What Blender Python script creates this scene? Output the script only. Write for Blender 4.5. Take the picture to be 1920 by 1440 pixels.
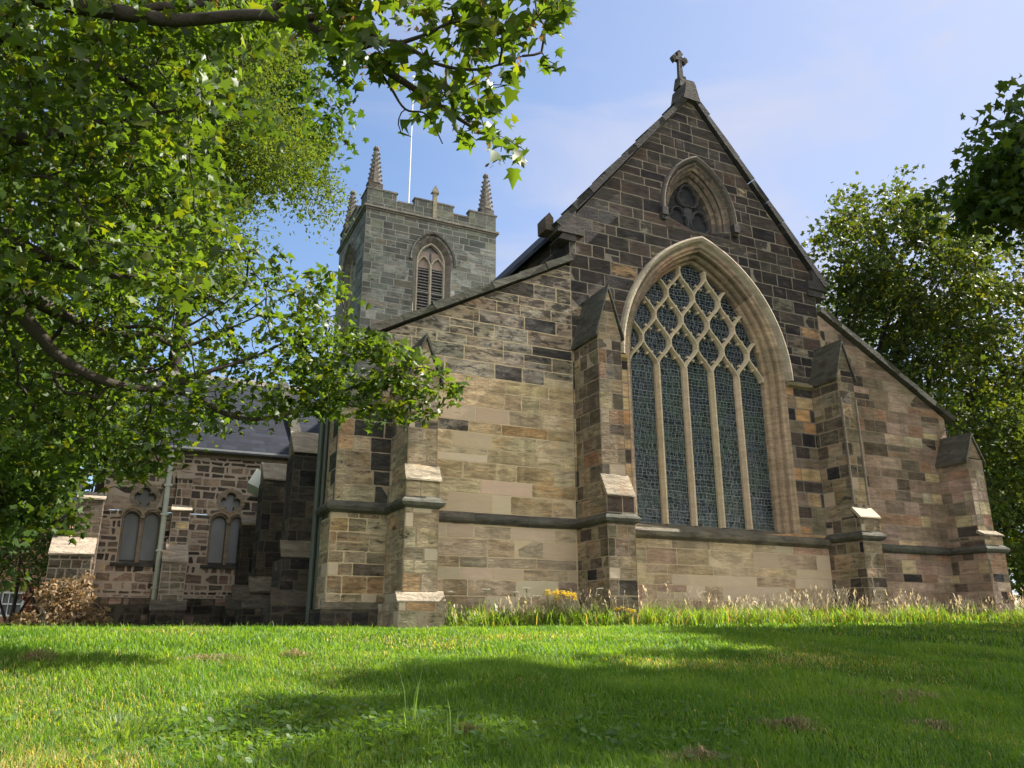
import bpy, math, random
import numpy as np
from mathutils import Vector, Matrix

for o in list(bpy.data.objects):
    bpy.data.objects.remove(o)
SC = bpy.context.scene
R = math.radians

# ------------------------------------------------------------------ camera
# Eye at the origin; +Y points square at the east wall of the church (14 m off),
# +X runs along that wall to the right.
F_PX, PITCH, YAW = 1500.0, math.atan(460 / 1500.0), R(25.2)
cam_d = bpy.data.cameras.new("camera")
cam_d.sensor_fit = 'HORIZONTAL'
cam_d.sensor_width = 36.0
cam_d.lens = F_PX / 1920 * 36.0
cam_d.clip_start = 0.05
cam_d.clip_end = 2000
cam = bpy.data.objects.new("camera", cam_d)
SC.collection.objects.link(cam)
cam.rotation_euler = (R(90) + PITCH, 0, -YAW)
SC.camera = cam

# ------------------------------------------------------------------ light
SUN_EL, SUN_FRONT = R(46), R(2.2)      # sun to the right, a touch in front of the wall plane
sd = Vector((math.cos(SUN_EL) * math.cos(SUN_FRONT), -math.cos(SUN_EL) * math.sin(SUN_FRONT), math.sin(SUN_EL)))
sun_d = bpy.data.lights.new("sun", 'SUN')
sun_d.energy = 5.0
sun_d.angle = R(0.5)
sun_d.color = (1.0, 0.94, 0.84)
sun = bpy.data.objects.new("sun", sun_d)
sun.rotation_euler = sd.to_track_quat('Z', 'Y').to_euler()
SC.collection.objects.link(sun)

world = bpy.data.worlds.new("World")
SC.world = world
world.use_nodes = True
nt = world.node_tree
bg = nt.nodes["Background"]
sky = nt.nodes.new("ShaderNodeTexSky")
sky.sky_type = 'NISHITA'
sky.sun_disc = False
sky.sun_elevation = SUN_EL
sky.sun_rotation = math.atan2(sd.x, sd.y)
sky.air_density = 1.0
sky.dust_density = 0.6
sky.ozone_density = 2.6
bg.inputs[1].default_value = 0.078
# thin cirrus, stretched veils
tc = nt.nodes.new("ShaderNodeTexCoord")
mp = nt.nodes.new("ShaderNodeMapping")
mp.inputs['Rotation'].default_value = (R(8), R(16), R(-30))
mp.inputs['Scale'].default_value = (1.3, 3.0, 6.5)
nz = nt.nodes.new("ShaderNodeTexNoise")
nz.inputs['Scale'].default_value = 1.5
nz.inputs['Detail'].default_value = 6
nz.inputs['Roughness'].default_value = 0.52
nz.inputs['Distortion'].default_value = 0.6
cr = nt.nodes.new("ShaderNodeMapRange")
cr.interpolation_type = 'SMOOTHSTEP'
cr.inputs['From Min'].default_value = 0.42
cr.inputs['From Max'].default_value = 0.74
cr.inputs['To Max'].default_value = 0.8
mx = nt.nodes.new("ShaderNodeMixRGB")
mx.inputs[2].default_value = (2.75, 2.95, 3.95, 1)
nt.links.new(tc.outputs['Generated'], mp.inputs[0])
nt.links.new(mp.outputs[0], nz.inputs[0])
nt.links.new(nz.outputs[0], cr.inputs[0])
sx0 = nt.nodes.new("ShaderNodeSeparateXYZ"); nt.links.new(tc.outputs['Generated'], sx0.inputs[0])
vl = nt.nodes.new("ShaderNodeMapRange"); vl.interpolation_type = 'SMOOTHSTEP'     # the veil thickens towards the south
vl.inputs['From Min'].default_value = 0.12; vl.inputs['From Max'].default_value = 0.8
vl.inputs['To Min'].default_value = 0.0; vl.inputs['To Max'].default_value = 0.62
nt.links.new(sx0.outputs[0], vl.inputs[0])
va = nt.nodes.new("ShaderNodeMath"); va.operation = 'ADD'; va.use_clamp = True
vm = nt.nodes.new("ShaderNodeMath"); vm.operation = 'MULTIPLY'; vm.inputs[1].default_value = 0.6
nt.links.new(cr.outputs[0], vm.inputs[0])
nt.links.new(vm.outputs[0], va.inputs[0]); nt.links.new(vl.outputs[0], va.inputs[1])
nt.links.new(va.outputs[0], mx.inputs[0])
nt.links.new(sky.outputs[0], mx.inputs[1])
# unseen cloud bank added behind the viewer as fill light for the walls
sx = nt.nodes.new("ShaderNodeSeparateXYZ"); nt.links.new(tc.outputs['Generated'], sx.inputs[0])
bk = nt.nodes.new("ShaderNodeMapRange"); bk.interpolation_type = 'SMOOTHSTEP'
bk.inputs['From Min'].default_value = -0.15; bk.inputs['From Max'].default_value = -0.5
nt.links.new(sx.outputs[1], bk.inputs[0])
cn = nt.nodes.new("ShaderNodeTexNoise"); cn.inputs['Scale'].default_value = 3.2; cn.inputs['Detail'].default_value = 7
nt.links.new(tc.outputs['Generated'], cn.inputs[0])
cm = nt.nodes.new("ShaderNodeMapRange"); cm.interpolation_type = 'SMOOTHSTEP'
cm.inputs['From Min'].default_value = 0.36; cm.inputs['From Max'].default_value = 0.56
nt.links.new(cn.outputs[0], cm.inputs[0])
mm_ = nt.nodes.new("ShaderNodeMath"); mm_.operation = 'MULTIPLY'
nt.links.new(bk.outputs[0], mm_.inputs[0]); nt.links.new(cm.outputs[0], mm_.inputs[1])
mx2 = nt.nodes.new("ShaderNodeMixRGB"); mx2.inputs[2].default_value = (11.5, 11.0, 10.2, 1)
mx3 = nt.nodes.new("ShaderNodeMixRGB"); mx3.inputs[2].default_value = (3.75, 3.85, 4.3, 1)
st_ = nt.nodes.new("ShaderNodeMath"); st_.operation = 'MULTIPLY'
nt.links.new(cr.outputs[0], st_.inputs[0]); nt.links.new(vl.outputs[0], st_.inputs[1])
nt.links.new(st_.outputs[0], mx3.inputs[0]); nt.links.new(mx.outputs[0], mx3.inputs[1])
nt.links.new(mm_.outputs[0], mx2.inputs[0]); nt.links.new(mx3.outputs[0], mx2.inputs[1])
nt.links.new(mx2.outputs[0], bg.inputs[0])

SC.view_settings.view_transform = 'Standard'
SC.view_settings.look = 'None'
SC.view_settings.gamma = 1
SC.view_settings.exposure = 1.50
SC.cycles.max_bounces = 7
SC.cycles.transmission_bounces = 4
SC.cycles.use_denoising = True

# ------------------------------------------------------------------ pixel -> place
_fw = np.array([math.sin(YAW) * math.cos(PITCH), math.cos(YAW) * math.cos(PITCH), math.sin(PITCH)])
_rt = np.array([math.cos(YAW), -math.sin(YAW), 0.0])
_up = np.cross(_rt, _fw)
def at(u, v, d):
    """point at slant distance d (metres) seen at photo pixel u, v"""
    r = _fw + _rt * ((u - 960) / F_PX) + _up * ((720 - v) / F_PX)
    return r / np.linalg.norm(r) * d
def ground_z(x, y):
    x = np.asarray(x, float); y = np.asarray(y, float)
    zp = 0.010 * np.clip(x - 4, 0, 30) - 0.02 + 0.006 * np.clip(y - 20, 0, 60)
    s = np.clip(12.2 - y, 0, 60) / 12.2
    bumps = 0.03 * np.sin(x * 0.9 + 1.3) * np.sin(y * 0.7) + 0.018 * np.sin(x * 2.3 + y * 1.7)
    return zp - 1.5 * s ** 1.25 + bumps * np.clip(s * 4, 0, 1)
def on_ground(u, v):
    r = _fw + _rt * ((u - 960) / F_PX) + _up * ((720 - v) / F_PX)
    r = r / np.linalg.norm(r)
    for t in np.arange(2.0, 60, 0.02):
        p = r * t
        if p[2] <= ground_z(p[0], p[1]):
            return p
    return r * 20

# ------------------------------------------------------------------ helpers
RNG = random.Random(7)
NP = np.random.default_rng(11)

class MB:
    """collects polygons, then links them as one mesh object"""
    def __init__(s):
        s.v = []; s.f = []; s.m = []; s.c = []; s.soot = []
    def poly(s, pts, m=0, c=(1, 1, 1, 0.5), soot=0.0):
        i = len(s.v)
        s.v.extend([tuple(p) for p in pts])
        s.f.append(tuple(range(i, i + len(pts)))); s.m.append(m); s.c.append(c); s.soot.append(soot)
    def faces(s, vs, fs, m=0, c=(1, 1, 1, 0.5), soot=0.0):
        i = len(s.v)
        s.v.extend([tuple(p) for p in vs])
        for f in fs:
            s.f.append(tuple(i + k for k in f)); s.m.append(m); s.c.append(c); s.soot.append(soot)
    def box(s, a, b, m=0, c=(1, 1, 1, 0.5), soot=0.0):
        x0, y0, z0 = a; x1, y1, z1 = b
        vs = [(x0,y0,z0),(x1,y0,z0),(x1,y1,z0),(x0,y1,z0),(x0,y0,z1),(x1,y0,z1),(x1,y1,z1),(x0,y1,z1)]
        s.faces(vs, [(0,3,2,1),(4,5,6,7),(0,1,5,4),(1,2,6,5),(2,3,7,6),(3,0,4,7)], m, c, soot)
    def prism(s, prof, y0, y1, m=0, c=(1, 1, 1, 0.5), soot=0.0, axis='y'):
        """polygon prof extruded along y (prof in x,z) or along x (prof in y,z)"""
        n = len(prof); w_ = lambda: RNG.uniform(-0.007, 0.007)
        if axis == 'y':
            vs = [(p[0], y0, p[1]) for p in prof] + [(p[0], y1, p[1]) for p in prof]
        else:
            vs = [(y0, p[0], p[1]) for p in prof] + [(y1, p[0], p[1]) for p in prof]
        vs = [(p[0] + w_(), p[1] + w_(), p[2] + w_()) for p in vs]
        fs = [tuple(range(n)), tuple(range(2 * n - 1, n - 1, -1))]
        for i in range(n):
            j = (i + 1) % n
            fs.append((i, n + i, n + j, j))
        s.faces(vs, fs, m, c, soot)
    def tube(s, pts, rad, sides=8, m=0, c=(1, 1, 1, 0.5), cap=True):
        pts = [np.asarray(p, float) for p in pts]
        n = len(pts); vs = []
        t0 = pts[1] - pts[0]; t0 = t0 / (np.linalg.norm(t0) + 1e-9)
        a = np.array([0, 0, 1.0]) if abs(t0[2]) < 0.9 else np.array([1.0, 0, 0])
        u = np.cross(t0, a); u /= np.linalg.norm(u)
        for i in range(n):
            t = pts[min(i + 1, n - 1)] - pts[max(i - 1, 0)]
            t = t / (np.linalg.norm(t) + 1e-9)
            u = u - t * u.dot(t); u /= (np.linalg.norm(u) + 1e-9)
            w = np.cross(t, u)
            for k in range(sides):
                an = 2 * math.pi * k / sides
                vs.append(pts[i] + (u * math.cos(an) + w * math.sin(an)) * rad[i])
        fs = []
        for i in range(n - 1):
            for k in range(sides):
                k2 = (k + 1) % sides
                fs.append((i * sides + k, i * sides + k2, (i + 1) * sides + k2, (i + 1) * sides + k))
        if cap:
            fs.append(tuple(range(sides - 1, -1, -1)))
            fs.append(tuple((n - 1) * sides + k for k in range(sides)))
        s.faces(vs, fs, m, c)
    def build(s, name, mats, parent=None, smooth=False):
        me = bpy.data.meshes.new(name)
        off = Vector(parent.get('base', (0, 0, 0))) if parent else Vector((0, 0, 0))
        V = np.array(s.v, float).reshape(-1, 3) - np.array(off)
        me.from_pydata(V.tolist(), [], s.f)
        if not isinstance(mats, (list, tuple)):
            mats = [mats]
        for m in mats:
            me.materials.append(m)
        me.polygons.foreach_set('material_index', s.m)
        lt = np.array([len(f) for f in s.f])
        at_ = me.attributes.new('col', 'FLOAT_COLOR', 'CORNER')
        at_.data.foreach_set('color', np.repeat(np.array(s.c, float), lt, axis=0).ravel())
        a2 = me.attributes.new('soot', 'FLOAT', 'FACE')
        a2.data.foreach_set('value', np.array(s.soot, float))
        if smooth:
            me.polygons.foreach_set('use_smooth', [True] * len(s.f))
        me.update()
        return link(name, me, parent)

def link(name, data, parent=None):
    o = bpy.data.objects.new(name, data)
    SC.collection.objects.link(o)
    if parent is not None:
        o.parent = parent
        o['base'] = parent.get('base', (0, 0, 0))     # where local zero lies in the world
    return o
def thing(name, label, cat, loc=(0, 0, 0), group=None):
    o = bpy.data.objects.new(name, None)
    SC.collection.objects.link(o)
    o.empty_display_size = 0.3
    o.location = loc
    o['base'] = tuple(float(q) for q in loc)
    o['label'] = label; o['category'] = cat
    if group: o['group'] = group
    return o
def tag(o, label, cat, group=None):
    o['label'] = label; o['category'] = cat
    if group: o['group'] = group
    return o

def raw_mesh(name, V, loops, totals, mats, colors=None, parent=None, smooth=False):
    """fast mesh from numpy arrays; colors per vertex"""
    me = bpy.data.meshes.new(name)
    V = np.asarray(V, np.float32)
    if parent is not None:
        V = V - np.array(parent.get('base', (0, 0, 0)), np.float32)
    me.vertices.add(len(V)); me.vertices.foreach_set('co', V.ravel())
    me.loops.add(len(loops)); me.loops.foreach_set('vertex_index', np.asarray(loops, np.int32))
    totals = np.asarray(totals, np.int32)
    me.polygons.add(len(totals))
    starts = np.concatenate([[0], np.cumsum(totals)[:-1]]).astype(np.int32)
    me.polygons.foreach_set('loop_start', starts)
    me.polygons.foreach_set('loop_total', totals)
    if smooth:
        me.polygons.foreach_set('use_smooth', np.ones(len(totals), bool))
    me.update(calc_edges=True)
    if colors is not None:
        a = me.attributes.new('col', 'FLOAT_COLOR', 'POINT')
        a.data.foreach_set('color', np.asarray(colors, np.float32).ravel())
    for m in (mats if isinstance(mats, (list, tuple)) else [mats]):
        me.materials.append(m)
    return link(name, me, parent)

# ------------------------------------------------------------------ materials
def mat(name):
    m = bpy.data.materials.new(name); m.use_nodes = True
    nt = m.node_tree
    return m, nt, nt.nodes["Principled BSDF"]
def N(nt, t, **kw):
    n = nt.nodes.new(t)
    for k, v in kw.items():
        if k.startswith('i_'):
            n.inputs[k[2:].replace('_', ' ')].default_value = v
        else:
            setattr(n, k, v)
    return n
def noise(nt, scale, detail=6, rough=0.6, vec=None, dist=0.0):
    n = N(nt, "ShaderNodeTexNoise")
    n.inputs['Scale'].default_value = scale; n.inputs['Detail'].default_value = detail
    n.inputs['Roughness'].default_value = rough; n.inputs['Distortion'].default_value = dist
    if vec is not None: nt.links.new(vec, n.inputs['Vector'])
    return n.outputs[0]
def mathn(nt, op, a, b=None, c=None, clamp=False):
    n = N(nt, "ShaderNodeMath", operation=op, use_clamp=clamp)
    for i, q in enumerate((a, b, c)):
        if q is None: continue
        if isinstance(q, (int, float)): n.inputs[i].default_value = q
        else: nt.links.new(q, n.inputs[i])
    return n.outputs[0]
def ramp(nt, x, lo, hi, a=0.0, b=1.0):
    n = N(nt, "ShaderNodeMapRange", interpolation_type='SMOOTHSTEP')
    nt.links.new(x, n.inputs[0])
    for i, q in zip((1, 2, 3, 4), (lo, hi, a, b)):
        if isinstance(q, (int, float)): n.inputs[i].default_value = q
        else: nt.links.new(q, n.inputs[i])
    return n.outputs[0]
def mixc(nt, f, a, b, mode='MIX'):
    n = N(nt, "ShaderNodeMixRGB", blend_type=mode)
    for i, q in enumerate((f, a, b)):
        if isinstance(q, (int, float)): n.inputs[i].default_value = q
        elif isinstance(q, tuple): n.inputs[i].default_value = q if len(q) == 4 else q + (1,)
        else: nt.links.new(q, n.inputs[i])
    return n.outputs[0]
def pos(nt, scale=(1, 1, 1)):
    g = N(nt, "ShaderNodeNewGeometry")
    if scale == (1, 1, 1): return g.outputs['Position']
    m = N(nt, "ShaderNodeMapping"); m.inputs['Scale'].default_value = scale
    nt.links.new(g.outputs['Position'], m.inputs[0])
    return m.outputs[0]
def attr(nt, name):
    return N(nt, "ShaderNodeAttribute", attribute_name=name)
def scalec(nt, col, f):
    n = N(nt, "ShaderNodeVectorMath", operation='SCALE')
    nt.links.new(col, n.inputs[0])
    if isinstance(f, (int, float)): n.inputs['Scale'].default_value = f
    else: nt.links.new(f, n.inputs['Scale'])
    return n.outputs[0]
def bump(nt, b, h, dist, strength=1.0):
    n = N(nt, "ShaderNodeBump"); n.inputs['Distance'].default_value = dist
    if isinstance(strength, (int, float)): n.inputs['Strength'].default_value = strength
    else: nt.links.new(strength, n.inputs['Strength'])
    nt.links.new(h, n.inputs['Height']); nt.links.new(n.outputs[0], b.inputs['Normal'])

def make_stone(name, grain=1.0):
    """sandstone: colour of each block from the mesh, bedding, pits and sooty crust from noise"""
    m, nt, b = mat(name)
    c = attr(nt, 'col'); so = attr(nt, 'soot').outputs['Fac']
    pa = pos(nt, (1.0, 1.0, 4.2)); p = pos(nt)
    bed = noise(nt, 2.6 * grain, 9, 0.66, pa, 0.5)
    fine = noise(nt, 26 * grain, 5, 0.7, p)
    blot = noise(nt, 1.7, 6, 0.6, p, 0.3)
    fac = mathn(nt, 'MULTIPLY_ADD', ramp(nt, bed, 0.32, 0.68), 0.62, 0.66)
    fac = mathn(nt, 'MULTIPLY', fac, mathn(nt, 'MULTIPLY_ADD', fine, 0.5, 0.76))
    fac = mathn(nt, 'MULTIPLY', fac, mathn(nt, 'MULTIPLY_ADD', blot, 0.6, 0.70))
    streak = ramp(nt, noise(nt, 1.5, 6, 0.6, pos(nt, (1.6, 1.6, 0.32)), 0.5), 0.42, 0.74, 1.05, 0.68)
    fac = mathn(nt, 'MULTIPLY', fac, streak)
    smooth_f = mixc(nt, c.outputs['Alpha'], (0.96, 0.96, 0.96), fac)
    col = mixc(nt, 1.0, c.outputs['Color'], smooth_f, 'MULTIPLY')
    # warm iron staining
    iron = ramp(nt, noise(nt, 1.1, 5, 0.6, pos(nt, (1, 1, 2.0)), 0.8), 0.54, 0.72)
    iron = mathn(nt, 'MULTIPLY', iron, mathn(nt, 'MULTIPLY', c.outputs['Alpha'], 0.42))
    col = mixc(nt, iron, col, mixc(nt, 1.0, col, (1.28, 0.92, 0.62), 'MULTIPLY'))
    er = ramp(nt, noise(nt, 2.2, 9, 0.7, pos(nt, (0.75, 0.75, 2.6)), 0.9), 0.47, 0.63)
    er = mathn(nt, 'MULTIPLY', er, mathn(nt, 'MULTIPLY', c.outputs['Alpha'], mathn(nt, 'MULTIPLY_ADD', so, 0.85, 0.06)))
    col = mixc(nt, er, col, mixc(nt, 1.0, col, (0.58, 0.51, 0.41), 'MULTIPLY'))
    sp = ramp(nt, noise(nt, 1.9, 9, 0.66, pos(nt, (0.8, 0.8, 2.0)), 0.7), 0.53, 0.66)
    sp = mathn(nt, 'MULTIPLY', sp, mathn(nt, 'MULTIPLY', c.outputs['Alpha'], 0.30))
    col = mixc(nt, sp, col, mixc(nt, 1.0, (0.20, 0.165, 0.12), fac, 'MULTIPLY'), 'LIGHTEN')
    # black gypsum crust
    cn = noise(nt, 3.0 * grain, 10, 0.68, pos(nt, (1, 1, 2.4)), 0.4)
    thr = mathn(nt, 'SUBTRACT', 0.80, mathn(nt, 'MULTIPLY', so, 0.42))
    cr_ = ramp(nt, cn, mathn(nt, 'SUBTRACT', thr, 0.07), mathn(nt, 'ADD', thr, 0.05))
    col = mixc(nt, mathn(nt, 'MULTIPLY', cr_, 0.82), col, (0.036, 0.033, 0.031))
    nt.links.new(col, b.inputs['Base Color'])
    b.inputs['Roughness'].default_value = 0.92
    b.inputs['Specular IOR Level'].default_value = 0.25
    pit = ramp(nt, noise(nt, 9 * grain, 8, 0.72, pos(nt, (1, 1, 2.2))), 0.33, 0.6)
    h = mathn(nt, 'ADD', mathn(nt, 'MULTIPLY', bed, 1.3), mathn(nt, 'ADD', mathn(nt, 'MULTIPLY', pit, 0.45), mathn(nt, 'MULTIPLY', fine, 0.25)))
    bump(nt, b, h, 0.035, mathn(nt, 'MULTIPLY_ADD', c.outputs['Alpha'], 0.85, 0.06))
    return m
M_STONE = make_stone("sandstone")

def make_flat(name, base, rough=0.8, var=0.35, nscale=5.0, bumpd=0.004, metal=0.0, spec=0.3, stretch=(1, 1, 1)):
    m, nt, b = mat(name)
    n1 = noise(nt, nscale, 8, 0.65, pos(nt, stretch), 0.3)
    f = mathn(nt, 'MULTIPLY_ADD', n1, 2 * var, 1 - var)
    col = scalec(nt, mixc(nt, 0.0, base + (1,), base + (1,)), f)
    nt.links.new(col, b.inputs['Base Color'])
    b.inputs['Roughness'].default_value = rough
    b.inputs['Metallic'].default_value = metal
    b.inputs['Specular IOR Level'].default_value = spec
    if bumpd: bump(nt, b, noise(nt, nscale * 4, 6, 0.6, pos(nt)), bumpd, 0.7)
    return m
M_MORTAR = make_flat("lime_mortar", (0.45, 0.36, 0.23), 0.95, 0.4, 3.0, 0.006)
M_MORTAR_DARK = make_flat("weathered_mortar", (0.185, 0.16, 0.125), 0.95, 0.5, 3.0, 0.006)
M_MORTAR_PALE = make_flat("pale_pink_mortar", (0.40, 0.325, 0.26), 0.95, 0.3, 3.0, 0.01)
M_MORTAR_DAMP_SHADE = make_flat("damp_shaded_mortar", (0.075, 0.068, 0.052), 0.95, 0.5, 3.0, 0.006)  # damp joints, with deep shade at the wall foot painted in
M_MORTAR_MID = make_flat("brown_mortar", (0.27, 0.215, 0.15), 0.95, 0.5, 3.0, 0.006)
M_MORTAR_TOWER = make_flat("grey_tower_mortar", (0.27, 0.255, 0.225), 0.95, 0.35, 3.0, 0.008)
M_LEAD = make_flat("dull_lead", (0.10, 0.105, 0.11), 0.6, 0.3, 6, 0.003, 0.0, 0.4)
M_PIPE = make_flat("grey_green_painted_pipe", (0.46, 0.48, 0.41), 0.5, 0.15, 8, 0.001)
M_DARKPIPE = make_flat("dark_green_pipe", (0.055, 0.07, 0.055), 0.5, 0.3, 8, 0.001)
M_WHITE = make_flat("white_paint", (0.78, 0.78, 0.76), 0.45, 0.08, 8, 0.0)
M_GREYMETAL = make_flat("grey_lamp_metal", (0.55, 0.58, 0.50), 0.45, 0.12, 9, 0.001)
M_DARK = make_flat("dark_void", (0.012, 0.013, 0.015), 0.7, 0.2, 5, 0.0)
M_BARK = make_flat("bark", (0.036, 0.029, 0.022), 0.95, 0.5, 7, 0.02, stretch=(1, 1, 0.6))
M_DRYWOOD = make_flat("bare_dry_wood", (0.40, 0.33, 0.25), 0.85, 0.3, 9, 0.004)

def make_slate(name, kx=(1, 0), tint=(0.014, 0.017, 0.025)):
    m, nt, b = mat(name)
    g = N(nt, "ShaderNodeNewGeometry"); s = N(nt, "ShaderNodeSeparateXYZ")
    nt.links.new(g.outputs['Position'], s.inputs[0])
    cb = N(nt, "ShaderNodeCombineXYZ")
    nt.links.new(s.outputs[kx[1]], cb.inputs[0])
    nt.links.new(mathn(nt, 'MULTIPLY', s.outputs[2], kx[0]), cb.inputs[1])
    br = N(nt, "ShaderNodeTexBrick")
    nt.links.new(cb.outputs[0], br.inputs[0])
    br.offset = 0.5
    for k, v in (('Scale', 1.0), ('Mortar Size', 0.006), ('Brick Width', 0.36), ('Row Height', 0.23), ('Mortar Smooth', 0.1), ('Bias', 0.0)):
        br.inputs[k].default_value = v
    t = tint
    br.inputs['Color1'].default_value = (t[0] * 0.7, t[1] * 0.7, t[2] * 0.75, 1)
    br.inputs['Color2'].default_value = (t[0] * 1.35, t[1] * 1.35, t[2] * 1.35, 1)
    br.inputs['Mortar'].default_value = (0.012, 0.012, 0.014, 1)
    n1 = noise(nt, 3.5, 6, 0.6, pos(nt))
    col = scalec(nt, br.outputs['Color'], mathn(nt, 'MULTIPLY_ADD', n1, 1.0, 0.5))
    nt.links.new(col, b.inputs['Base Color'])
    b.inputs['Roughness'].default_value = 0.7
    b.inputs['Specular IOR Level'].default_value = 0.2
    h = mathn(nt, 'ADD', mathn(nt, 'MULTIPLY', br.outputs['Fac'], -1.0), mathn(nt, 'MULTIPLY', noise(nt, 12, 5, 0.6, pos(nt)), 0.3))
    bump(nt, b, h, 0.012, 0.8)
    return m
M_SLATE = make_slate("blue_grey_slate", (1.64, 0))
M_SLATE_Y = make_slate("chancel_slate", (1.35, 1), (0.03, 0.033, 0.042))

def make_leaded():
    m, nt, b = mat("leaded_glass")
    g = N(nt, "ShaderNodeNewGeometry"); s = N(nt, "ShaderNodeSeparateXYZ")
    nt.links.new(g.outputs['Position'], s.inputs[0])
    cb = N(nt, "ShaderNodeCombineXYZ")
    nt.links.new(s.outputs[0], cb.inputs[0]); nt.links.new(s.outputs[2], cb.inputs[1])
    dn = N(nt, "ShaderNodeTexNoise"); dn.inputs['Scale'].default_value = 2.3; dn.inputs['Detail'].default_value = 2
    nt.links.new(cb.outputs[0], dn.inputs[0])
    dv = N(nt, "ShaderNodeVectorMath", operation='MULTIPLY_ADD')
    nt.links.new(dn.outputs['Color'], dv.inputs[0]); dv.inputs[1].default_value = (0.10, 0.10, 0); nt.links.new(cb.outputs[0], dv.inputs[2])
    def lead(w, h, ms, off, sq):
        br = N(nt, "ShaderNodeTexBrick"); nt.links.new(dv.outputs[0], br.inputs[0])
        br.offset = off; br.squash = sq; br.squash_frequency = 3
        for k, v in (('Scale', 1.0), ('Mortar Size', ms), ('Brick Width', w), ('Row Height', h), ('Mortar Smooth', 0.0)):
            br.inputs[k].default_value = v
        br.inputs['Color1'].default_value = (0.2, 0.2, 0.2, 1); br.inputs['Color2'].default_value = (1, 1, 1, 1)
        return br
    b1 = lead(0.105, 0.15, 0.0042, 0.37, 1.7); b2 = lead(0.19, 0.073, 0.0034, 0.21, 0.6)
    ld = mathn(nt, 'MAXIMUM', b1.outputs['Fac'], b2.outputs['Fac'])
    hue = N(nt, "ShaderNodeTexNoise"); hue.inputs['Scale'].default_value = 1.6; hue.inputs['Detail'].default_value = 3
    nt.links.new(cb.outputs[0], hue.inputs[0])
    gl = mixc(nt, ramp(nt, hue.outputs[0], 0.4, 0.6), (0.030, 0.042, 0.060), (0.036, 0.060, 0.052))
    gl = mixc(nt, ramp(nt, s.outputs[2], 5.6, 6.4), gl, (0.012, 0.018, 0.036))
    gl = mixc(nt, 1.0, gl, mixc(nt, 0.5, b1.outputs['Color'], b2.outputs['Color']), 'MULTIPLY')
    col = mixc(nt, ld, gl, (0.17, 0.20, 0.18))
    nt.links.new(col, b.inputs['Base Color'])
    b.inputs['Roughness'].default_value = 0.16
    b.inputs['Specular IOR Level'].default_value = 0.35
    bump(nt, b, mathn(nt, 'ADD', ld, mathn(nt, 'MULTIPLY', noise(nt, 7, 3, 0.5, pos(nt)), 3.0)), 0.012, 0.7)
    return m
M_LEADED = make_leaded()
def make_plain_glass():
    m, nt, b = mat("old_window_board")
    n = noise(nt, 1.3, 4, 0.5, pos(nt, (1, 1, 0.5)))
    nt.links.new(mixc(nt, ramp(nt, n, 0.3, 0.7), (0.085, 0.09, 0.092), (0.15, 0.165, 0.19)), b.inputs['Base Color'])
    b.inputs['Roughness'].default_value = 0.35
    return m
M_BOARDGLASS = make_plain_glass()

def make_leaf(name, trans=0.45, rough=0.42, tmul=(1.5, 1.35, 0.35), spec=0.5):
    m, nt, b = mat(name)
    c = attr(nt, 'col').outputs['Color']
    nt.links.new(c, b.inputs['Base Color'])
    b.inputs['Roughness'].default_value = rough
    b.inputs['Specular IOR Level'].default_value = spec
    tr = N(nt, "ShaderNodeBsdfTranslucent")
    nt.links.new(mixc(nt, 1.0, c, tmul, 'MULTIPLY'), tr.inputs[0])
    ms = N(nt, "ShaderNodeMixShader"); ms.inputs[0].default_value = trans
    nt.links.new(b.outputs[0], ms.inputs[1]); nt.links.new(tr.outputs[0], ms.inputs[2])
    nt.links.new(ms.outputs[0], nt.nodes["Material Output"].inputs[0])
    return m
M_LEAF = make_leaf("sycamore_leaf", 0.48, 0.47, (2.1, 1.9, 0.5), 0.36)
M_LEAF_FAR = make_leaf("tree_leaf", 0.40, 0.55, (1.8, 1.55, 0.5), 0.25)
M_GRASS = make_leaf("grass_blade", 0.5, 0.5, (2.1, 2.0, 0.5), 0.4)
M_DEAD = make_leaf("withered_leaf", 0.3, 0.7, (1.2, 1.0, 0.7), 0.2)
M_PETAL = make_leaf("flower_petal", 0.35, 0.6, (1.0, 1.0, 1.0), 0.2)

# ------------------------------------------------------------------ stonework
TAN = (0.46, 0.335, 0.18); BUFF = (0.49, 0.38, 0.22); ORANGE = (0.42, 0.25, 0.12)
GREY = (0.27, 0.24, 0.185); PINK = (0.40, 0.275, 0.195); NEW = (0.47, 0.375, 0.26)
DARK = (0.080, 0.062, 0.050); BLACK = (0.036, 0.032, 0.032); OLIVE = (0.21, 0.18, 0.11); RUST = (0.19, 0.105, 0.06)
def jit(c, r, a=0.14):
    k = 1 + r.uniform(-a, a)
    return tuple(max(0.0, q * k * (1 + r.uniform(-0.04, 0.04))) for q in c)
def pick(r, table):
    t = r.random() * sum(w for w, _ in table)
    for w, c in table:
        t -= w
        if t <= 0: return c
    return table[-1][1]

def courses(lo, hi, h0, h1, seed):
    r = random.Random(seed); z = lo; out = [z]
    while z < hi:
        z += r.uniform(h0, h1); out.append(z)
    return out
C_MAIN = courses(-0.5, 14.5, 0.20, 0.36, 3)
C_RUB = courses(-0.5, 6, 0.10, 0.24, 5)
C_TOWER = courses(5, 21, 0.26, 0.40, 9)

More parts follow.
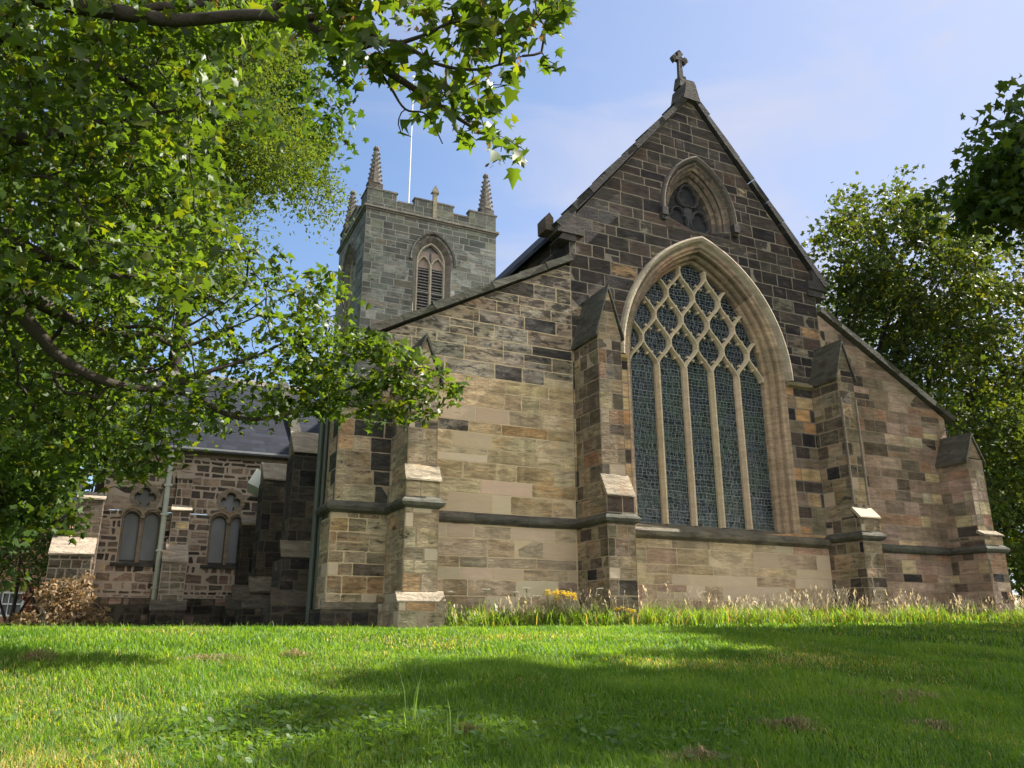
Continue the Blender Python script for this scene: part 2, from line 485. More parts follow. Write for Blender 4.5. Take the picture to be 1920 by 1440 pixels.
def ashlar(mb, O, U, Nn, rows, z0, z1, L, Rf, colf, seed, openings=(), mort=0.012, pro=0.003, w=(0.3, 0.85), ch=0.005, mm=1, jitter=0.004):
    """fill a wall face with individual blocks over a mortar bed. O origin, U unit vector along, Nn outward"""
    r = random.Random(seed)
    O = np.array(O, float); U = np.array(U, float); Nn = np.array(Nn, float); Z = np.array([0, 0, 1.0])
    P = lambda x, z, d: O + U * x + Z * z + Nn * d
    for a, b in zip(rows[:-1], rows[1:]):
        a = max(a, z0); b = min(b, z1)
        if b - a < 0.03: continue
        segs = [[L(a), L(b), Rf(a), Rf(b)]]
        for op in openings:
            oa, ob = op(a), op(b)
            if oa is None and ob is None:
                continue
            if oa is None: oa = ((ob[0] + ob[1]) / 2,) * 2
            if ob is None: ob = ((oa[0] + oa[1]) / 2,) * 2
            ns = []
            for (la, lb, ra, rb) in segs:
                if oa[1] <= la or oa[0] >= ra:
                    ns.append([la, lb, ra, rb]); continue
                if oa[0] > la: ns.append([la, lb, oa[0], ob[0]])
                if oa[1] < ra: ns.append([oa[1], ob[1], ra, rb])
            segs = ns
        for (la, lb, ra, rb) in segs:
            if max(ra - la, rb - lb) < 0.02: continue
            mb.poly([P(la, a, 0), P(ra, a, 0), P(rb, b, 0), P(lb, b, 0)], mm)
            lo, hi = max(la, lb), min(ra, rb)
            cuts = []
            x = lo + r.uniform(0.25, 1.0) * w[1] * 0.6
            while x < hi - w[0] * 0.5:
                cuts.append((x, x)); x += r.uniform(*w) * (0.75 if b - a < 0.2 else 1.0)
            edges = [(la, lb)] + cuts + [(ra, rb)]
            for (p0, p1), (q0, q1) in zip(edges[:-1], edges[1:]):
                parts = [(a, b, p0, q0, p1, q1)]
                if r.random() < 0.07 and b - a > 0.27:
                    mz = (a + b) / 2; pm, qm = (p0 + p1) / 2, (q0 + q1) / 2
                    parts = [(a, mz, p0, q0, pm, qm), (mz, b, pm, qm, p1, q1)]
                for (ya, yb, xa0, xa1, xb0, xb1) in parts:
                    h = mort / 2
                    j = lambda: r.uniform(-jitter, jitter)
                    cor = [(xa0 + h + j(), ya + h + j()), (xa1 - h + j(), ya + h + j()), (xb1 - h + j(), yb - h + j()), (xb0 + h + j(), yb - h + j())]
                    if max(cor[1][0] - cor[0][0], cor[2][0] - cor[3][0]) < 0.02: continue
                    wa = max(cor[1][0] - cor[0][0], 0); wb = max(cor[2][0] - cor[3][0], 0)
                    if cor[1][0] < cor[0][0]:
                        mx_ = (cor[0][0] + cor[1][0]) / 2; cor[0] = (mx_, cor[0][1]); cor[1] = (mx_ + 0.001, cor[1][1])
                    if cor[2][0] < cor[3][0]:
                        mx_ = (cor[2][0] + cor[3][0]) / 2; cor[2] = (mx_ + 0.001, cor[2][1]); cor[3] = (mx_, cor[3][1])
                    cx_ = sum(q[0] for q in cor) / 4; cz_ = (ya + yb) / 2
                    c, rough, soot = colf(cx_, cz_, r)
                    d = pro + r.uniform(-0.002, 0.004) * (0.3 + rough)
                    tx = r.uniform(-0.002, 0.002)
                    hh_ = yb - ya
                    base_r, front_r = [], []
                    cen = (sum(q[0] for q in cor) / 4, sum(q[1] for q in cor) / 4)
                    for q in range(4):
                        p_, n_, v_ = cor[q - 1], cor[(q + 1) % 4], cor[q]
                        for o_ in (p_, n_):
                            ln = math.hypot(o_[0] - v_[0], o_[1] - v_[1]) + 1e-6
                            ct = min(0.3 * ln, r.uniform(0.004, 0.010 + 0.022 * rough))
                            base_r.append((v_[0] + (o_[0] - v_[0]) * ct / ln, v_[1] + (o_[1] - v_[1]) * ct / ln))
                        ln = math.hypot(n_[0] - v_[0], n_[1] - v_[1])
                        if ln > 0.16:
                            f_ = r.uniform(0.35, 0.65); w_ = r.uniform(0, 0.009) * rough
                            mxp = (v_[0] + (n_[0] - v_[0]) * f_, v_[1] + (n_[1] - v_[1]) * f_)
                            dl = math.hypot(cen[0] - mxp[0], cen[1] - mxp[1]) + 1e-6
                            base_r.append((mxp[0] + (cen[0] - mxp[0]) * w_ / dl, mxp[1] + (cen[1] - mxp[1]) * w_ / dl))
                    sc_ = max(0.5, 1 - 2 * ch / max(min(max(wa, wb), hh_), 0.03))
                    sx_ = max(0.5, 1 - 2 * ch / max(max(wa, wb), 0.03)); sz_ = max(0.5, 1 - 2 * ch / max(hh_, 0.03))
                    front_r = [(cen[0] + (q[0] - cen[0]) * sx_, cen[1] + (q[1] - cen[1]) * sz_) for q in base_r]
                    m_n = len(base_r)
                    vs = [P(q[0], q[1], -0.004) for q in base_r] + [P(q[0], q[1], d + tx * (1 if q[0] < cen[0] else -1)) for q in front_r]
                    fs_ = [tuple(range(m_n, 2 * m_n))] + [(q, (q + 1) % m_n, m_n + (q + 1) % m_n, m_n + q) for q in range(m_n)]
                    mb.faces(vs, fs_, 0, jit(c, r) + (rough,), soot)

def col_gable(x, z, r):
    # sooty above the window springing, tan below
    k = (z - 4.4) / 2.6 + (0.25 if x > 11 else 0)
    if x < 9.3 and z > 7.5: k -= 0.12
    if z > 11.3: k -= 0.12
    k = min(max(k, 0.0), 0.93)
    if r.random() < k * 0.93:
        return pick(r, [(5, (0.044, 0.037, 0.033)), (2.5, (0.030, 0.027, 0.027)), (2.0, (0.066, 0.054, 0.045)), (0.5, (0.085, 0.06, 0.046))]), 0.9, 0.3
    if z > 6:
        return pick(r, [(2, (0.225, 0.20, 0.155)), (3, (0.165, 0.143, 0.11)), (0.8, (0.33, 0.25, 0.155)), (0.4, (0.34, 0.22, 0.12)), (0.25, (0.38, 0.34, 0.32)), (3, (0.115, 0.098, 0.078))]), 1.0, 0.62 + 0.2 * (z > 8)
    if z < 1.9:
        if r.random() < 0.4: return (0.44, 0.355, 0.245), 0.12, 0.0
        return pick(r, [(3, (0.43, 0.34, 0.215)), (2, (0.41, 0.31, 0.185)), (1, (0.40, 0.285, 0.20)), (0.5, (0.33, 0.27, 0.175))]), 0.8, 0.22
    return pick(r, [(3, TAN), (2, (0.22, 0.17, 0.115)), (1.2, ORANGE), (1.6, DARK), (1, OLIVE), (0.8, (0.19, 0.155, 0.115))]), 0.85, 0.32
def col_left(x, z, r):
    if z < 1.95:
        if r.random() < 0.5: return (0.43, 0.35, 0.245), 0.15, 0.0
        return pick(r, [(3, (0.42, 0.335, 0.225)), (1, (0.40, 0.31, 0.19)), (1, (0.36, 0.30, 0.205))]), 0.95, 0.26
    if z < 4.4 and x < 6.6 and r.random() < 0.55:
        return pick(r, [(3, (0.46, 0.37, 0.26)), (2, (0.44, 0.335, 0.235)), (0.6, (0.43, 0.28, 0.15))]), 0.12, 0.0
    if z > 4.9:
        k = (z - 4.8) / 2.2
        if r.random() < 0.07 + 0.10 * k: return pick(r, [(1, (0.075, 0.068, 0.06)), (2, (0.12, 0.107, 0.088))]), 1.0, 0.66
        return pick(r, [(3, (0.29, 0.255, 0.195)), (2, (0.32, 0.275, 0.20)), (1, (0.36, 0.29, 0.20)), (0.3, TAN)]), 1.0, 0.56 + 0.14 * k
    if r.random() < 0.04: return (0.17, 0.145, 0.11), 1.0, 0.66
    return pick(r, [(4, (0.49, 0.395, 0.245)), (4, (0.47, 0.36, 0.21)), (0.6, (0.45, 0.295, 0.15)), (1.5, (0.41, 0.33, 0.21))]), 1.0, 0.24
def col_right(x, z, r):
    k = min(max((z - 3.2) / 3.5, 0), 1) * (0.75 if x > 16.5 else 1.0)
    if r.random() < 0.08 + 0.38 * k:
        return pick(r, [(2, DARK), (0.6, BLACK), (3, (0.145, 0.108, 0.078))]), 0.95, 0.42
    return pick(r, [(3, (0.36, 0.262, 0.195)), (2.5, (0.275, 0.205, 0.145)), (1.3, (0.33, 0.205, 0.135)), (1, BUFF), (0.9, (0.2, 0.16, 0.115)), (0.35, NEW)]), 0.85, 0.28
def col_butt(x, z, r):
    if r.random() < 0.40: return pick(r, [(1.3, (0.085, 0.067, 0.052)), (3, (0.135, 0.108, 0.075)), (0.35, BLACK), (2, (0.17, 0.135, 0.095))]), 0.95, 0.45
    if r.random() < 0.06: return (0.43, 0.35, 0.245), 0.15, 0.0
    return pick(r, [(3, (0.29, 0.228, 0.148)), (2, (0.23, 0.19, 0.122)), (2, (0.35, 0.265, 0.16)), (0.3, (0.25, 0.15, 0.085))]), 1.0, 0.42
def col_butt_light(x, z, r):
    if r.random() < 0.07 and z > 0.5: return (0.15, 0.125, 0.09), 1.0, 0.5
    if r.random() < 0.12: return (0.45, 0.365, 0.26), 0.15, 0.0
    return pick(r, [(3, (0.38, 0.30, 0.19)), (2.5, (0.41, 0.33, 0.22)), (1.2, (0.30, 0.25, 0.16)), (0.7, (0.40, 0.26, 0.14))]), 1.0, 0.42
def col_damp_shade(x, z, r):  # damp stone plus deep shade painted into the block colours
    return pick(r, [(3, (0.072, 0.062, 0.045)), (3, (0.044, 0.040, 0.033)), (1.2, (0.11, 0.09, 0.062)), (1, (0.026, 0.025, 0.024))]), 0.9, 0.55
def col_rubble(x, z, r):
    if z < 0.95 - 0.35 * (x < 1.2) and r.random() < 0.8: return pick(r, [(3, (0.070, 0.059, 0.049)), (2, (0.045, 0.041, 0.035)), (1, (0.107, 0.086, 0.070))]), 1.0, 0.5  # lowest stones painted darker for the damp and shadow at the base
    if z > 1.35:
        if r.random() < 0.62: return pick(r, [(3, (0.107, 0.088, 0.075)), (1.5, (0.064, 0.056, 0.050)), (1.5, (0.160, 0.123, 0.096))]), 0.8, 0.25
        return pick(r, [(3, (0.320, 0.240, 0.186)), (2, (0.362, 0.277, 0.213)), (1, TAN)]), 0.9, 0.15
    return pick(r, [(4, (0.320, 0.224, 0.176)), (3, (0.256, 0.186, 0.144)), (1, (0.149, 0.117, 0.093))]), 1.0, 0.25
def col_tower(x, z, r):
    if z > 18.6: return pick(r, [(4, (0.123, 0.131, 0.110)), (2, (0.098, 0.107, 0.093)), (1, (0.166, 0.173, 0.130))]), 0.6, 0.2
    if r.random() < 0.55: return pick(r, [(4, (0.123, 0.131, 0.112)), (2, (0.093, 0.101, 0.090)), (1, (0.156, 0.146, 0.113))]), 0.6, 0.22
    return pick(r, [(3, (0.202, 0.220, 0.190)), (2, (0.166, 0.182, 0.157)), (1, (0.235, 0.253, 0.211))]), 1.0, 0.42
def const(v): return lambda z: v

# pointed arch --------------------------------------------------------------
def arch_half(z, w, c, zs):
    """half width of a two-centred arch at height z (spring zs)"""
    if z <= zs: return w
    q = (w + c) ** 2 - (z - zs) ** 2
    if q <= 0: return None
    h = math.sqrt(q) - c
    return h if h > 0 else None
def arch_open(cx, w, c, zs, zb):
    def f(z):
        if z < zb - 1e-6: return None
        h = arch_half(z, w, c, zs)
        return None if h is None else (cx - h, cx + h)
    return f
def arch_line(cx, w, c, zs, zb, n=18, jamb=True):
    Rr = w + c; pts = []
    ta = math.acos(min(1, c / Rr))
    if jamb: pts.append((cx - w, zb))
    for i in range(n + 1):
        t = ta * i / n
        pts.append((cx + c - Rr * math.cos(t), zs + Rr * math.sin(t)))
    right = [(2 * cx - x, z) for x, z in reversed(pts[:-1])]
    return pts + right
def arch_mould(mb, cx, c, zs, zb, prof, plane, m=0, col=(1, 1, 1, .5), soot=0.0, n=18, jamb=True, flip=None):
    """sweep prof [(half width, depth)] round an arch. plane maps (x, z, depth) to a point"""
    lines = [arch_line(cx, w, c, zs, zb, n, jamb) for w, d in prof]
    for k in range(len(prof) - 1):
        a, b = lines[k], lines[k + 1]; da, db = prof[k][1], prof[k + 1][1]
        for i in range(len(a) - 1):
            cc = col if not callable(col) else col(i, k)
            mb.poly([plane(a[i][0], a[i][1], da), plane(b[i][0], b[i][1], db), plane(b[i+1][0], b[i+1][1], db), plane(a[i+1][0], a[i+1][1], da)], m, cc, soot)
def bar2d(mb, pts, w, y0, y1, plane, m=0, c=(1, 1, 1, .5), soot=0.0, chf=0.5):
    """stone bar of width w following pts (x, z); chamfered towards the front (depth y0)"""
    pts = [np.array(p, float) for p in pts]; n = len(pts)
    L_, R_ = [], []
    for i in range(n):
        t = pts[min(i + 1, n - 1)] - pts[max(i - 1, 0)]; t /= (np.linalg.norm(t) + 1e-9)
        nn = np.array([-t[1], t[0]])
        L_.append(nn); R_.append(-nn)
    ring = []
    ym = y0 + (y1 - y0) * 0.45
    for i in range(n):
        p = pts[i]
        off = [(L_[i] * w / 2, y1), (L_[i] * w / 2, ym), (L_[i] * w * chf / 2, y0), (R_[i] * w * chf / 2, y0), (R_[i] * w / 2, ym), (R_[i] * w / 2, y1)]
        ring.append([plane(p[0] + o[0], p[1] + o[1], y) for o, y in off])
    for i in range(n - 1):
        for k in range(5):
            mb.poly([ring[i][k], ring[i][k + 1], ring[i + 1][k + 1], ring[i + 1][k]], m, c, soot)
    mb.poly(ring[0], m, c, soot); mb.poly(ring[-1][::-1], m, c, soot)
PLANE_E = lambda Y: (lambda x, z, d: (x, Y + d, z))          # faces the camera; depth grows inward
def PLANE_N(X): return lambda y, z, d: (X + d, y, z)          # north face of the tower, depth inward

# =================================================================== CHURCH
CH = thing("church", "old sandstone church with a steep sooty gable, big traceried window and square tower behind", "church", (11.6, 14.0, 0.0))
YW = 14.0
GX0, GX1, GCX, GEAVE, GAPEX = 8.0, 15.27, 11.63, 8.75, 13.12
gl = lambda z: GX0 if z <= GEAVE else GX0 + (GCX - GX0) * (z - GEAVE) / (GAPEX - GEAVE)
gr = lambda z: GX1 if z <= GEAVE else GX1 - (GX1 - GCX) * (z - GEAVE) / (GAPEX - GEAVE)
WCX, WC, WZS = 11.65, 1.065, 5.77               # great window: centre, arc offset, spring height
NCX, NC, NZS = 11.66, 0.62, 9.74                # blind niche above it
def niche_open(z):
    if z < 9.28: return None
    h = arch_half(z, 0.93, NC, NZS)
    if h is None: return None
    if z < NZS: h = 0.93
    return (NCX - h, NCX + h)
mb = MB()
ashlar(mb, (0, YW, 0), (1, 0, 0), (0, -1, 0), C_MAIN, -0.5, 1.95, gl, gr, col_gable, 22, mort=0.010, w=(0.3, 1.2), mm=2)
ashlar(mb, (0, YW, 0), (1, 0, 0), (0, -1, 0), C_MAIN, 1.95, GAPEX, gl, gr, col_gable, 21,
       [arch_open(WCX, 2.22, WC, WZS, 2.0), niche_open], mort=0.018, w=(0.26, 0.85), jitter=0.006)
g_wall = mb.build("gable_wall", [M_STONE, M_MORTAR_DARK, M_MORTAR], CH)

mb = MB()
ll = lambda z: 3.9 if z <= 5.42 else 3.9 + (8.0 - 3.9) * (z - 5.42) / (7.70 - 5.42)
ashlar(mb, (0, YW, 0), (1, 0, 0), (0, -1, 0), C_MAIN, -0.5, 7.66, ll, const(8.0), col_left, 33, w=(0.35, 1.15), mort=0.010)
# north side of the aisle, running back
ashlar(mb, (3.9, 32, 0), (0, -1, 0), (-1, 0, 0), C_MAIN, -0.5, 4.40, const(0), const(17.7), col_damp_shade, 34)
ashlar(mb, (3.9, 14.36, 0), (0, -1, 0), (-1, 0, 0), C_MAIN, 4.40, 5.4, const(0), const(0.36), col_damp_shade, 38)
ashlar(mb, (8.0, 14.36, 0), (-1, 0, 0), (0, 1, 0), C_MAIN, 4.2, 7.6, const(0), lambda z: 4.1 - max(0, (z - 5.42)) * 4.1 / 2.28, col_damp_shade, 39)
mb.build("aisle_wall", [M_STONE, M_MORTAR], CH)
mb = MB()
rr_ = lambda z: 19.5 if z <= 5.45 else 19.5 - (19.5 - 15.27) * (z - 5.45) / (7.75 - 5.45)
ashlar(mb, (0, YW, 0), (1, 0, 0), (0, -1, 0), C_MAIN, -0.5, 7.72, const(15.27), rr_, col_right, 35, mort=0.010)
mb.build("aisle_wall", [M_STONE, M_MORTAR_MID], CH)['label'] = "pinkish south aisle end wall"
# chancel side wall seen above the aisle roof
mb = MB()
ashlar(mb, (8.0, 34.2, 0), (0, -1, 0), (-1, 0, 0), C_MAIN, 5.2, 8.66, const(0), const(20.2), col_gable, 36)
ashlar(mb, (15.27, 14, 0), (0, 1, 0), (1, 0, 0), C_MAIN, 5.2, 8.66, const(0), const(20.2), col_gable, 37)
mb.build("chancel_wall", [M_STONE, M_MORTAR_DARK], CH)

# roofs
mb = MB()
for s in (-1, 1):
    xe = GCX + s * (GCX - GX0 + 0.22); xr = GCX
    mb.faces([(xe, 14.25, 8.62), (xr, 14.25, 13.12), (xr, 34.0, 13.12), (xe, 34.0, 8.62),
              (xe, 14.25, 8.50), (xr, 14.25, 13.00), (xr, 34.0, 13.00), (xe, 34.0, 8.50)],
             [(0, 1, 2, 3), (4, 7, 6, 5), (0, 4, 5, 1), (0, 3, 7, 4)])
mb.build("roof", M_SLATE_Y, CH)
mb = MB()
mb.faces([(3.72, 14.3, 4.46), (8.05, 14.3, 7.30), (8.05, 33, 7.30), (3.72, 33, 4.46), (3.72, 14.3, 4.34), (3.72, 33, 4.34), (8.05, 14.3, 7.15), (8.05, 33, 7.15)],
         [(0, 1, 2, 3), (0, 3, 5, 4), (4, 5, 7, 6), (0, 4, 6, 1)])
mb.faces([(19.65, 14.2, 5.40), (15.2, 14.2, 7.70), (15.2, 33, 7.70), (19.65, 33, 5.40), (19.65, 14.2, 5.25), (19.65, 33, 5.25), (15.2, 14.2, 7.5), (15.2, 33, 7.5)],
         [(3, 2, 1, 0), (4, 5, 3, 0), (6, 7, 5, 4), (1, 6, 4, 0)])
mb.box((19.4, 14.0, -0.5), (19.55, 33, 5.3))
mb.build("aisle_roof", M_SLATE_Y, CH)

# copings -------------------------------------------------------------------
def slab_run(mb, p0, p1, thick, ya, yb, n, seed, c, rough=0.7, soot=0.4, lap=0.02, over=0.0):
    """row of coping slabs from p0 to p1 in the x, z plane between depths ya, yb"""
    r = random.Random(seed)
    p0 = np.array(p0, float); p1 = np.array(p1, float); d = p1 - p0; ln = np.linalg.norm(d); t = d / ln
    nn = np.array([-t[1], t[0]]);
    if nn[1] < 0: nn = -nn
    for i in range(n):
        a = p0 + d * (i / n); b = p0 + d * ((i + 1) / n) - t * 0.006
        k = r.uniform(-0.018, 0.018)
        ha, hb = thick + k + lap, thick + k
        q = [a + nn * 0, b + nn * 0, b + nn * hb, a + nn * ha]
        y0 = ya + r.uniform(-0.012, 0.012)
        mb.prism([tuple(x) for x in q], y0, yb, 0, jit(c, r, 0.2) + (rough,), soot)
mb = MB()
COP = (0.030, 0.028, 0.026)
slab_run(mb, (7.72, 8.42 + 0.08), (GCX, GAPEX + 0.02), 0.15, YW - 0.13, YW + 0.42, 9, 1, COP)
slab_run(mb, (15.55, 8.42 + 0.08), (GCX, GAPEX + 0.02), 0.15, YW - 0.13, YW + 0.42, 9, 2, (0.028, 0.027, 0.027))
# kneelers
mb.prism([(7.66, 8.40), (8.32, 8.40), (8.32, 8.62), (8.12, 8.62), (8.12, 8.99), (7.66, 8.56)], YW - 0.10, YW + 0.44, 0, (0.062, 0.055, 0.048, 0.6), 0.4)
mb.prism([(15.58, 8.40), (14.98, 8.40), (14.98, 8.62), (15.16, 8.62), (15.16, 9.02), (15.58, 8.56)], YW - 0.10, YW + 0.44, 0, (0.055, 0.050, 0.048, 0.6), 0.4)
mb.prism([(15.62, 8.22), (14.98, 8.22), (14.98, 8.397), (15.44, 8.397)], YW - 0.06, YW + 0.42, 0, (0.055, 0.050, 0.048, 0.6), 0.4)
mb.prism([(7.70, 8.24), (8.14, 8.24), (8.14, 8.397), (7.80, 8.397)], YW - 0.06, YW + 0.42, 0, (0.055, 0.050, 0.048, 0.6), 0.4)
# little gabled foot stone at the left kneeler
mb.prism([(7.46, 8.48), (7.655, 8.48), (7.655, 8.80), (7.56, 8.92), (7.46, 8.80)], YW + 0.10, YW + 0.5, 0, (0.08, 0.065, 0.055, 0.6), 0.4)
# saddle stone
mb.prism([(GCX - 0.27, GAPEX - 0.12), (GCX + 0.27, GAPEX - 0.12), (GCX + 0.20, GAPEX + 0.10), (GCX + 0.15, GAPEX + 0.36), (GCX + 0.10, GAPEX + 0.45), (GCX - 0.10, GAPEX + 0.45), (GCX - 0.15, GAPEX + 0.36), (GCX - 0.20, GAPEX + 0.10)], YW - 0.145, YW + 0.45, 0, (0.075, 0.066, 0.058, 0.8), 0.4)
mb.build("gable_coping", M_STONE, CH)
mb = MB()
slab_run(mb, (3.62, 5.33), (8.02, 7.74), 0.13, YW - 0.14, YW + 0.36, 7, 3, (0.085, 0.082, 0.062), 0.9, 0.3)
mb.box((3.60, YW - 0.12, 5.22), (3.86, YW + 0.36, 5.40), 0, (0.07, 0.066, 0.05, 0.9), 0.4)
mb.build("aisle_coping", M_STONE, CH)
mb = MB()
slab_run(mb, (19.72, 5.36), (15.26, 7.80), 0.13, YW - 0.14, YW + 0.36, 7, 4, (0.085, 0.08, 0.062), 0.9, 0.3)
mb.build("aisle_coping", M_STONE, CH)

# cross ---------------------------------------------------------------------
mb = MB()
cxx, cy, cz = 11.62, 14.25, 13.56
cc = (0.085, 0.078, 0.07, 0.8)
mb.prism([(cxx - 0.15, cz), (cxx + 0.15, cz), (cxx + 0.10, cz + 0.26), (cxx - 0.10, cz + 0.26)], cy - 0.14, cy + 0.14, 0, cc, 0.3)
mb.prism([(cxx - 0.115, cz + 0.26), (cxx + 0.115, cz + 0.26), (cxx + 0.085, cz + 0.36), (cxx - 0.085, cz + 0.36)], cy - 0.11, cy + 0.11, 0, cc, 0.3)
zc = cz + 0.94
def arm(dx, dz, ln):
    px, pz = -dz, dx
    q = [(0, -.058), (ln * .5, -.052), (ln * .62, -.125), (ln * .80, -.065), (ln, 0), (ln * .80, .065), (ln * .62, .125), (ln * .5, .052), (0, .058)]
    mb.prism([(cxx + a * dx + b * px, zc + a * dz + b * pz) for a, b in q], cy - 0.055, cy + 0.055, 0, cc, 0.2)
arm(1, 0, 0.27); arm(-1, 0, 0.27); arm(0, 1, 0.28)
mb.prism([(cxx - 0.06, cz + 0.36), (cxx + 0.06, cz + 0.36), (cxx + 0.05, zc + 0.02), (cxx - 0.05, zc + 0.02)], cy - 0.053, cy + 0.053, 0, cc, 0.2)
mb.build("gable_cross", M_STONE, CH)

# great window --------------------------------------------------------------
PE = PLANE_E(YW)
WIN = MB()
mc = (0.40, 0.31, 0.205)
_r = random.Random(5)
_cols = {}
def mould_col(i, k):
    key = i // 3
    if key not in _cols:
        _cols[key] = jit(pick(_r, [(4, mc), (2, (0.27, 0.20, 0.14)), (1.5, (0.36, 0.25, 0.17)), (1, (0.22, 0.17, 0.12))]), _r, 0.10)
    return _cols[key] + (0.75,)
prof = [(2.28, 0.005), (2.27, -0.02), (2.22, -0.02), (2.19, 0.03), (2.14, 0.05), (2.13, 0.11), (2.18, 0.14), (2.17, 0.19), (2.10, 0.21),
        (2.06, 0.20), (2.04, 0.26), (2.08, 0.30), (2.06, 0.35), (1.99, 0.36), (1.97, 0.40), (1.96, 0.58)]
arch_mould(WIN, WCX, WC, WZS, 2.05, prof, PE, 0, mould_col, 0.12)
win = WIN.build("great_window", M_STONE, CH)
mb = MB()
hood = [(2.30, 0.012), (2.36, -0.09), (2.42, -0.125), (2.47, -0.10), (2.49, 0.012)]
arch_mould(mb, WCX, WC, WZS, WZS, hood, PE, 0, lambda i, k: jit((0.33, 0.28, 0.205), _r, .06) + (0.5,), 0.10, jamb=False)
arch_mould(mb, WCX, WC, WZS, WZS, [(2.26, 0.0), (2.30, -0.03), (2.30, 0.013)], PE, 0, (0.31, 0.25, 0.175, 0.6), 0.1, jamb=False)
# the hood turns level and runs into the buttresses
mb.prism([(YW - 0.10, WZS - 0.10), (YW - 0.12, WZS - 0.03), (YW + 0.0, WZS + 0.02), (YW + 0.0, WZS - 0.14)], 8.56, WCX - 2.30, 0, (0.36, 0.27, 0.12, 0.5), 0.0, axis='x')
mb.prism([(YW - 0.10, WZS - 0.10), (YW - 0.12, WZS - 0.03), (YW + 0.0, WZS + 0.02), (YW + 0.0, WZS - 0.14)], WCX + 2.30, 14.75, 0, (0.26, 0.22, 0.13, 0.5), 0.2, axis='x')
mb.build("hood_mould", M_STONE, win)
TY0, TY1 = 0.36, 0.56
s_, z0_, hp = 0.775, 5.80, 0.632
mull_x = [WCX + s_ * (i - 1.5) for i in range(4)]
mcol = (0.50, 0.41, 0.27, 0.35)
for mxx in mull_x:
    mb = MB()
    bar2d(mb, [(mxx, 2.18), (mxx, 4.0), (mxx, z0_ + 0.04)], 0.125, TY0 - 0.02, TY1, PE, 0, jit(mcol[:3], _r, .05) + (.35,), 0.06, 0.34)
    mb.build("mullion", M_STONE, win)
mb = MB()
inside = lambda x, z: (lambda h: h is not None and abs(x - WCX) < h + 0.03)(arch_half(z, 1.97, WC, WZS)) and z < 8.74
def wave(xa, sgn, k0, k1):
    out = []
    for i in range(int((k1 - k0) * 14) + 1):
        k = k0 + i / 14
        x = xa + sgn * s_ / 4 * (1 - math.cos(math.pi * k))
        z = z0_ + hp * k
        if inside(x, z): out.append((x, z))
        else:
            if len(out) > 2: yield out
            out = []
    if len(out) > 2: yield out
tcol = (0.46, 0.385, 0.265, 0.35)
for i in range(-4, 8):
    xa = WCX + s_ * (i - 1.5)
    for sg in (1, -1):
        for seg in wave(xa, sg, 0, 4.7):
            bar2d(mb, seg, 0.085, TY0 + (0.0 if sg > 0 else 0.003), TY1, PE, 0, jit(tcol[:3], _r, .04) + (.35,), 0.05, 0.42)
    # nodes thicken
    for k in range(5):
        xn = xa + (s_ / 2 if k % 2 else 0); zn = z0_ + hp * k
        if inside(xn, zn) and k > 0:
            bar2d(mb, [(xn, zn - 0.13), (xn, zn), (xn, zn + 0.13)], 0.105, TY0 - 0.004, TY1 - 0.01, PE, 0, tcol, 0.05, 0.40)
# cusps: four little points in every cell
def cusp(x, z, ang, ln=0.105):
    dx, dz = math.cos(ang), math.sin(ang)
    q = [(-0.02, -0.060), (0.04, -0.026), (ln * 0.8, -0.022), (ln, -0.035), (ln, 0.035), (ln * 0.8, 0.022), (0.04, 0.026), (-0.02, 0.060)]
    mb.prism([(x + a * dx - b * dz, z + a * dz + b * dx) for a, b in q], YW + TY0 + 0.06, YW + TY1 - 0.04, 0, tcol, 0.05)
for k in range(-1, 5):
    for i in range(-3, 7):
        xc = WCX + s_ * (i - 1.5) + (s_ / 2 if k % 2 else 0) + s_ / 2 * 0
        zcn = z0_ + hp * (k + 1)                   # centre of the cell
        xcc = xc
        for dk, sg in ((-0.5, 1), (-0.5, -1), (0.5, 1), (0.5, -1)):
            x = xcc + sg * s_ / 4 * (1 - math.cos(math.pi * 0.5)); z = zcn + dk * hp
            if inside(x, z) and z > z0_ - 0.05 + (0 if k >= 0 else 0.0) and abs(x - WCX) < (arch_half(z, 1.97, WC, WZS) or 0) - 0.08:
                cusp(x, z, math.atan2(-dk * 0.9, -sg * 1.0))
# cusps at the heads of the five lights
mb.build("tracery", M_STONE, win)
mb = MB()
mb.poly([(WCX - 2.1, YW + 0.50, 2.1), (WCX + 2.1, YW + 0.50, 2.1), (WCX + 2.1, YW + 0.50, 8.9), (WCX - 2.1, YW + 0.50, 8.9)])
mb.build("leaded_glass", M_LEADED, win)
mb = MB()
mb.prism([(YW - 0.13, 1.86), (YW - 0.15, 1.95), (YW - 0.10, 1.995), (YW + 0.6, 2.24), (YW + 0.6, 1.80), (YW - 0.02, 1.80)], 8.70, 14.72, 0, (0.15, 0.135, 0.10, 0.8), 0.42, axis='x')
mb.build("window_sill", M_STONE, win)

# niche ---------------------------------------------------------------------
mb = MB()
nprof = [(1.0, 0.01), (0.94, -0.02), (0.90, 0.05), (0.84, 0.09), (0.86, 0.14), (0.79, 0.17), (0.76, 0.23), (0.79, 0.27), (0.72, 0.31), (0.68, 0.33), (0.66, 0.45)]
arch_mould(mb, NCX, NC, NZS, 9.28, nprof, PE, 0, lambda i, k: jit(pick(_r, [(2, (0.15, 0.122, 0.095)), (2, (0.115, 0.095, 0.078)), (1, (0.21, 0.16, 0.115))]), _r, .08) + (.7,), 0.25)
mb.prism([(YW - 0.03, 9.22), (YW - 0.03, 9.26), (YW + 0.46, 9.42), (YW + 0.46, 9.16), (YW + 0.0, 9.16)], NCX - 0.98, NCX + 0.98, 0, (0.085, 0.075, 0.063, 0.8), 0.4, axis='x')
niche = mb.build("blind_niche", M_STONE, CH)
mb = MB()
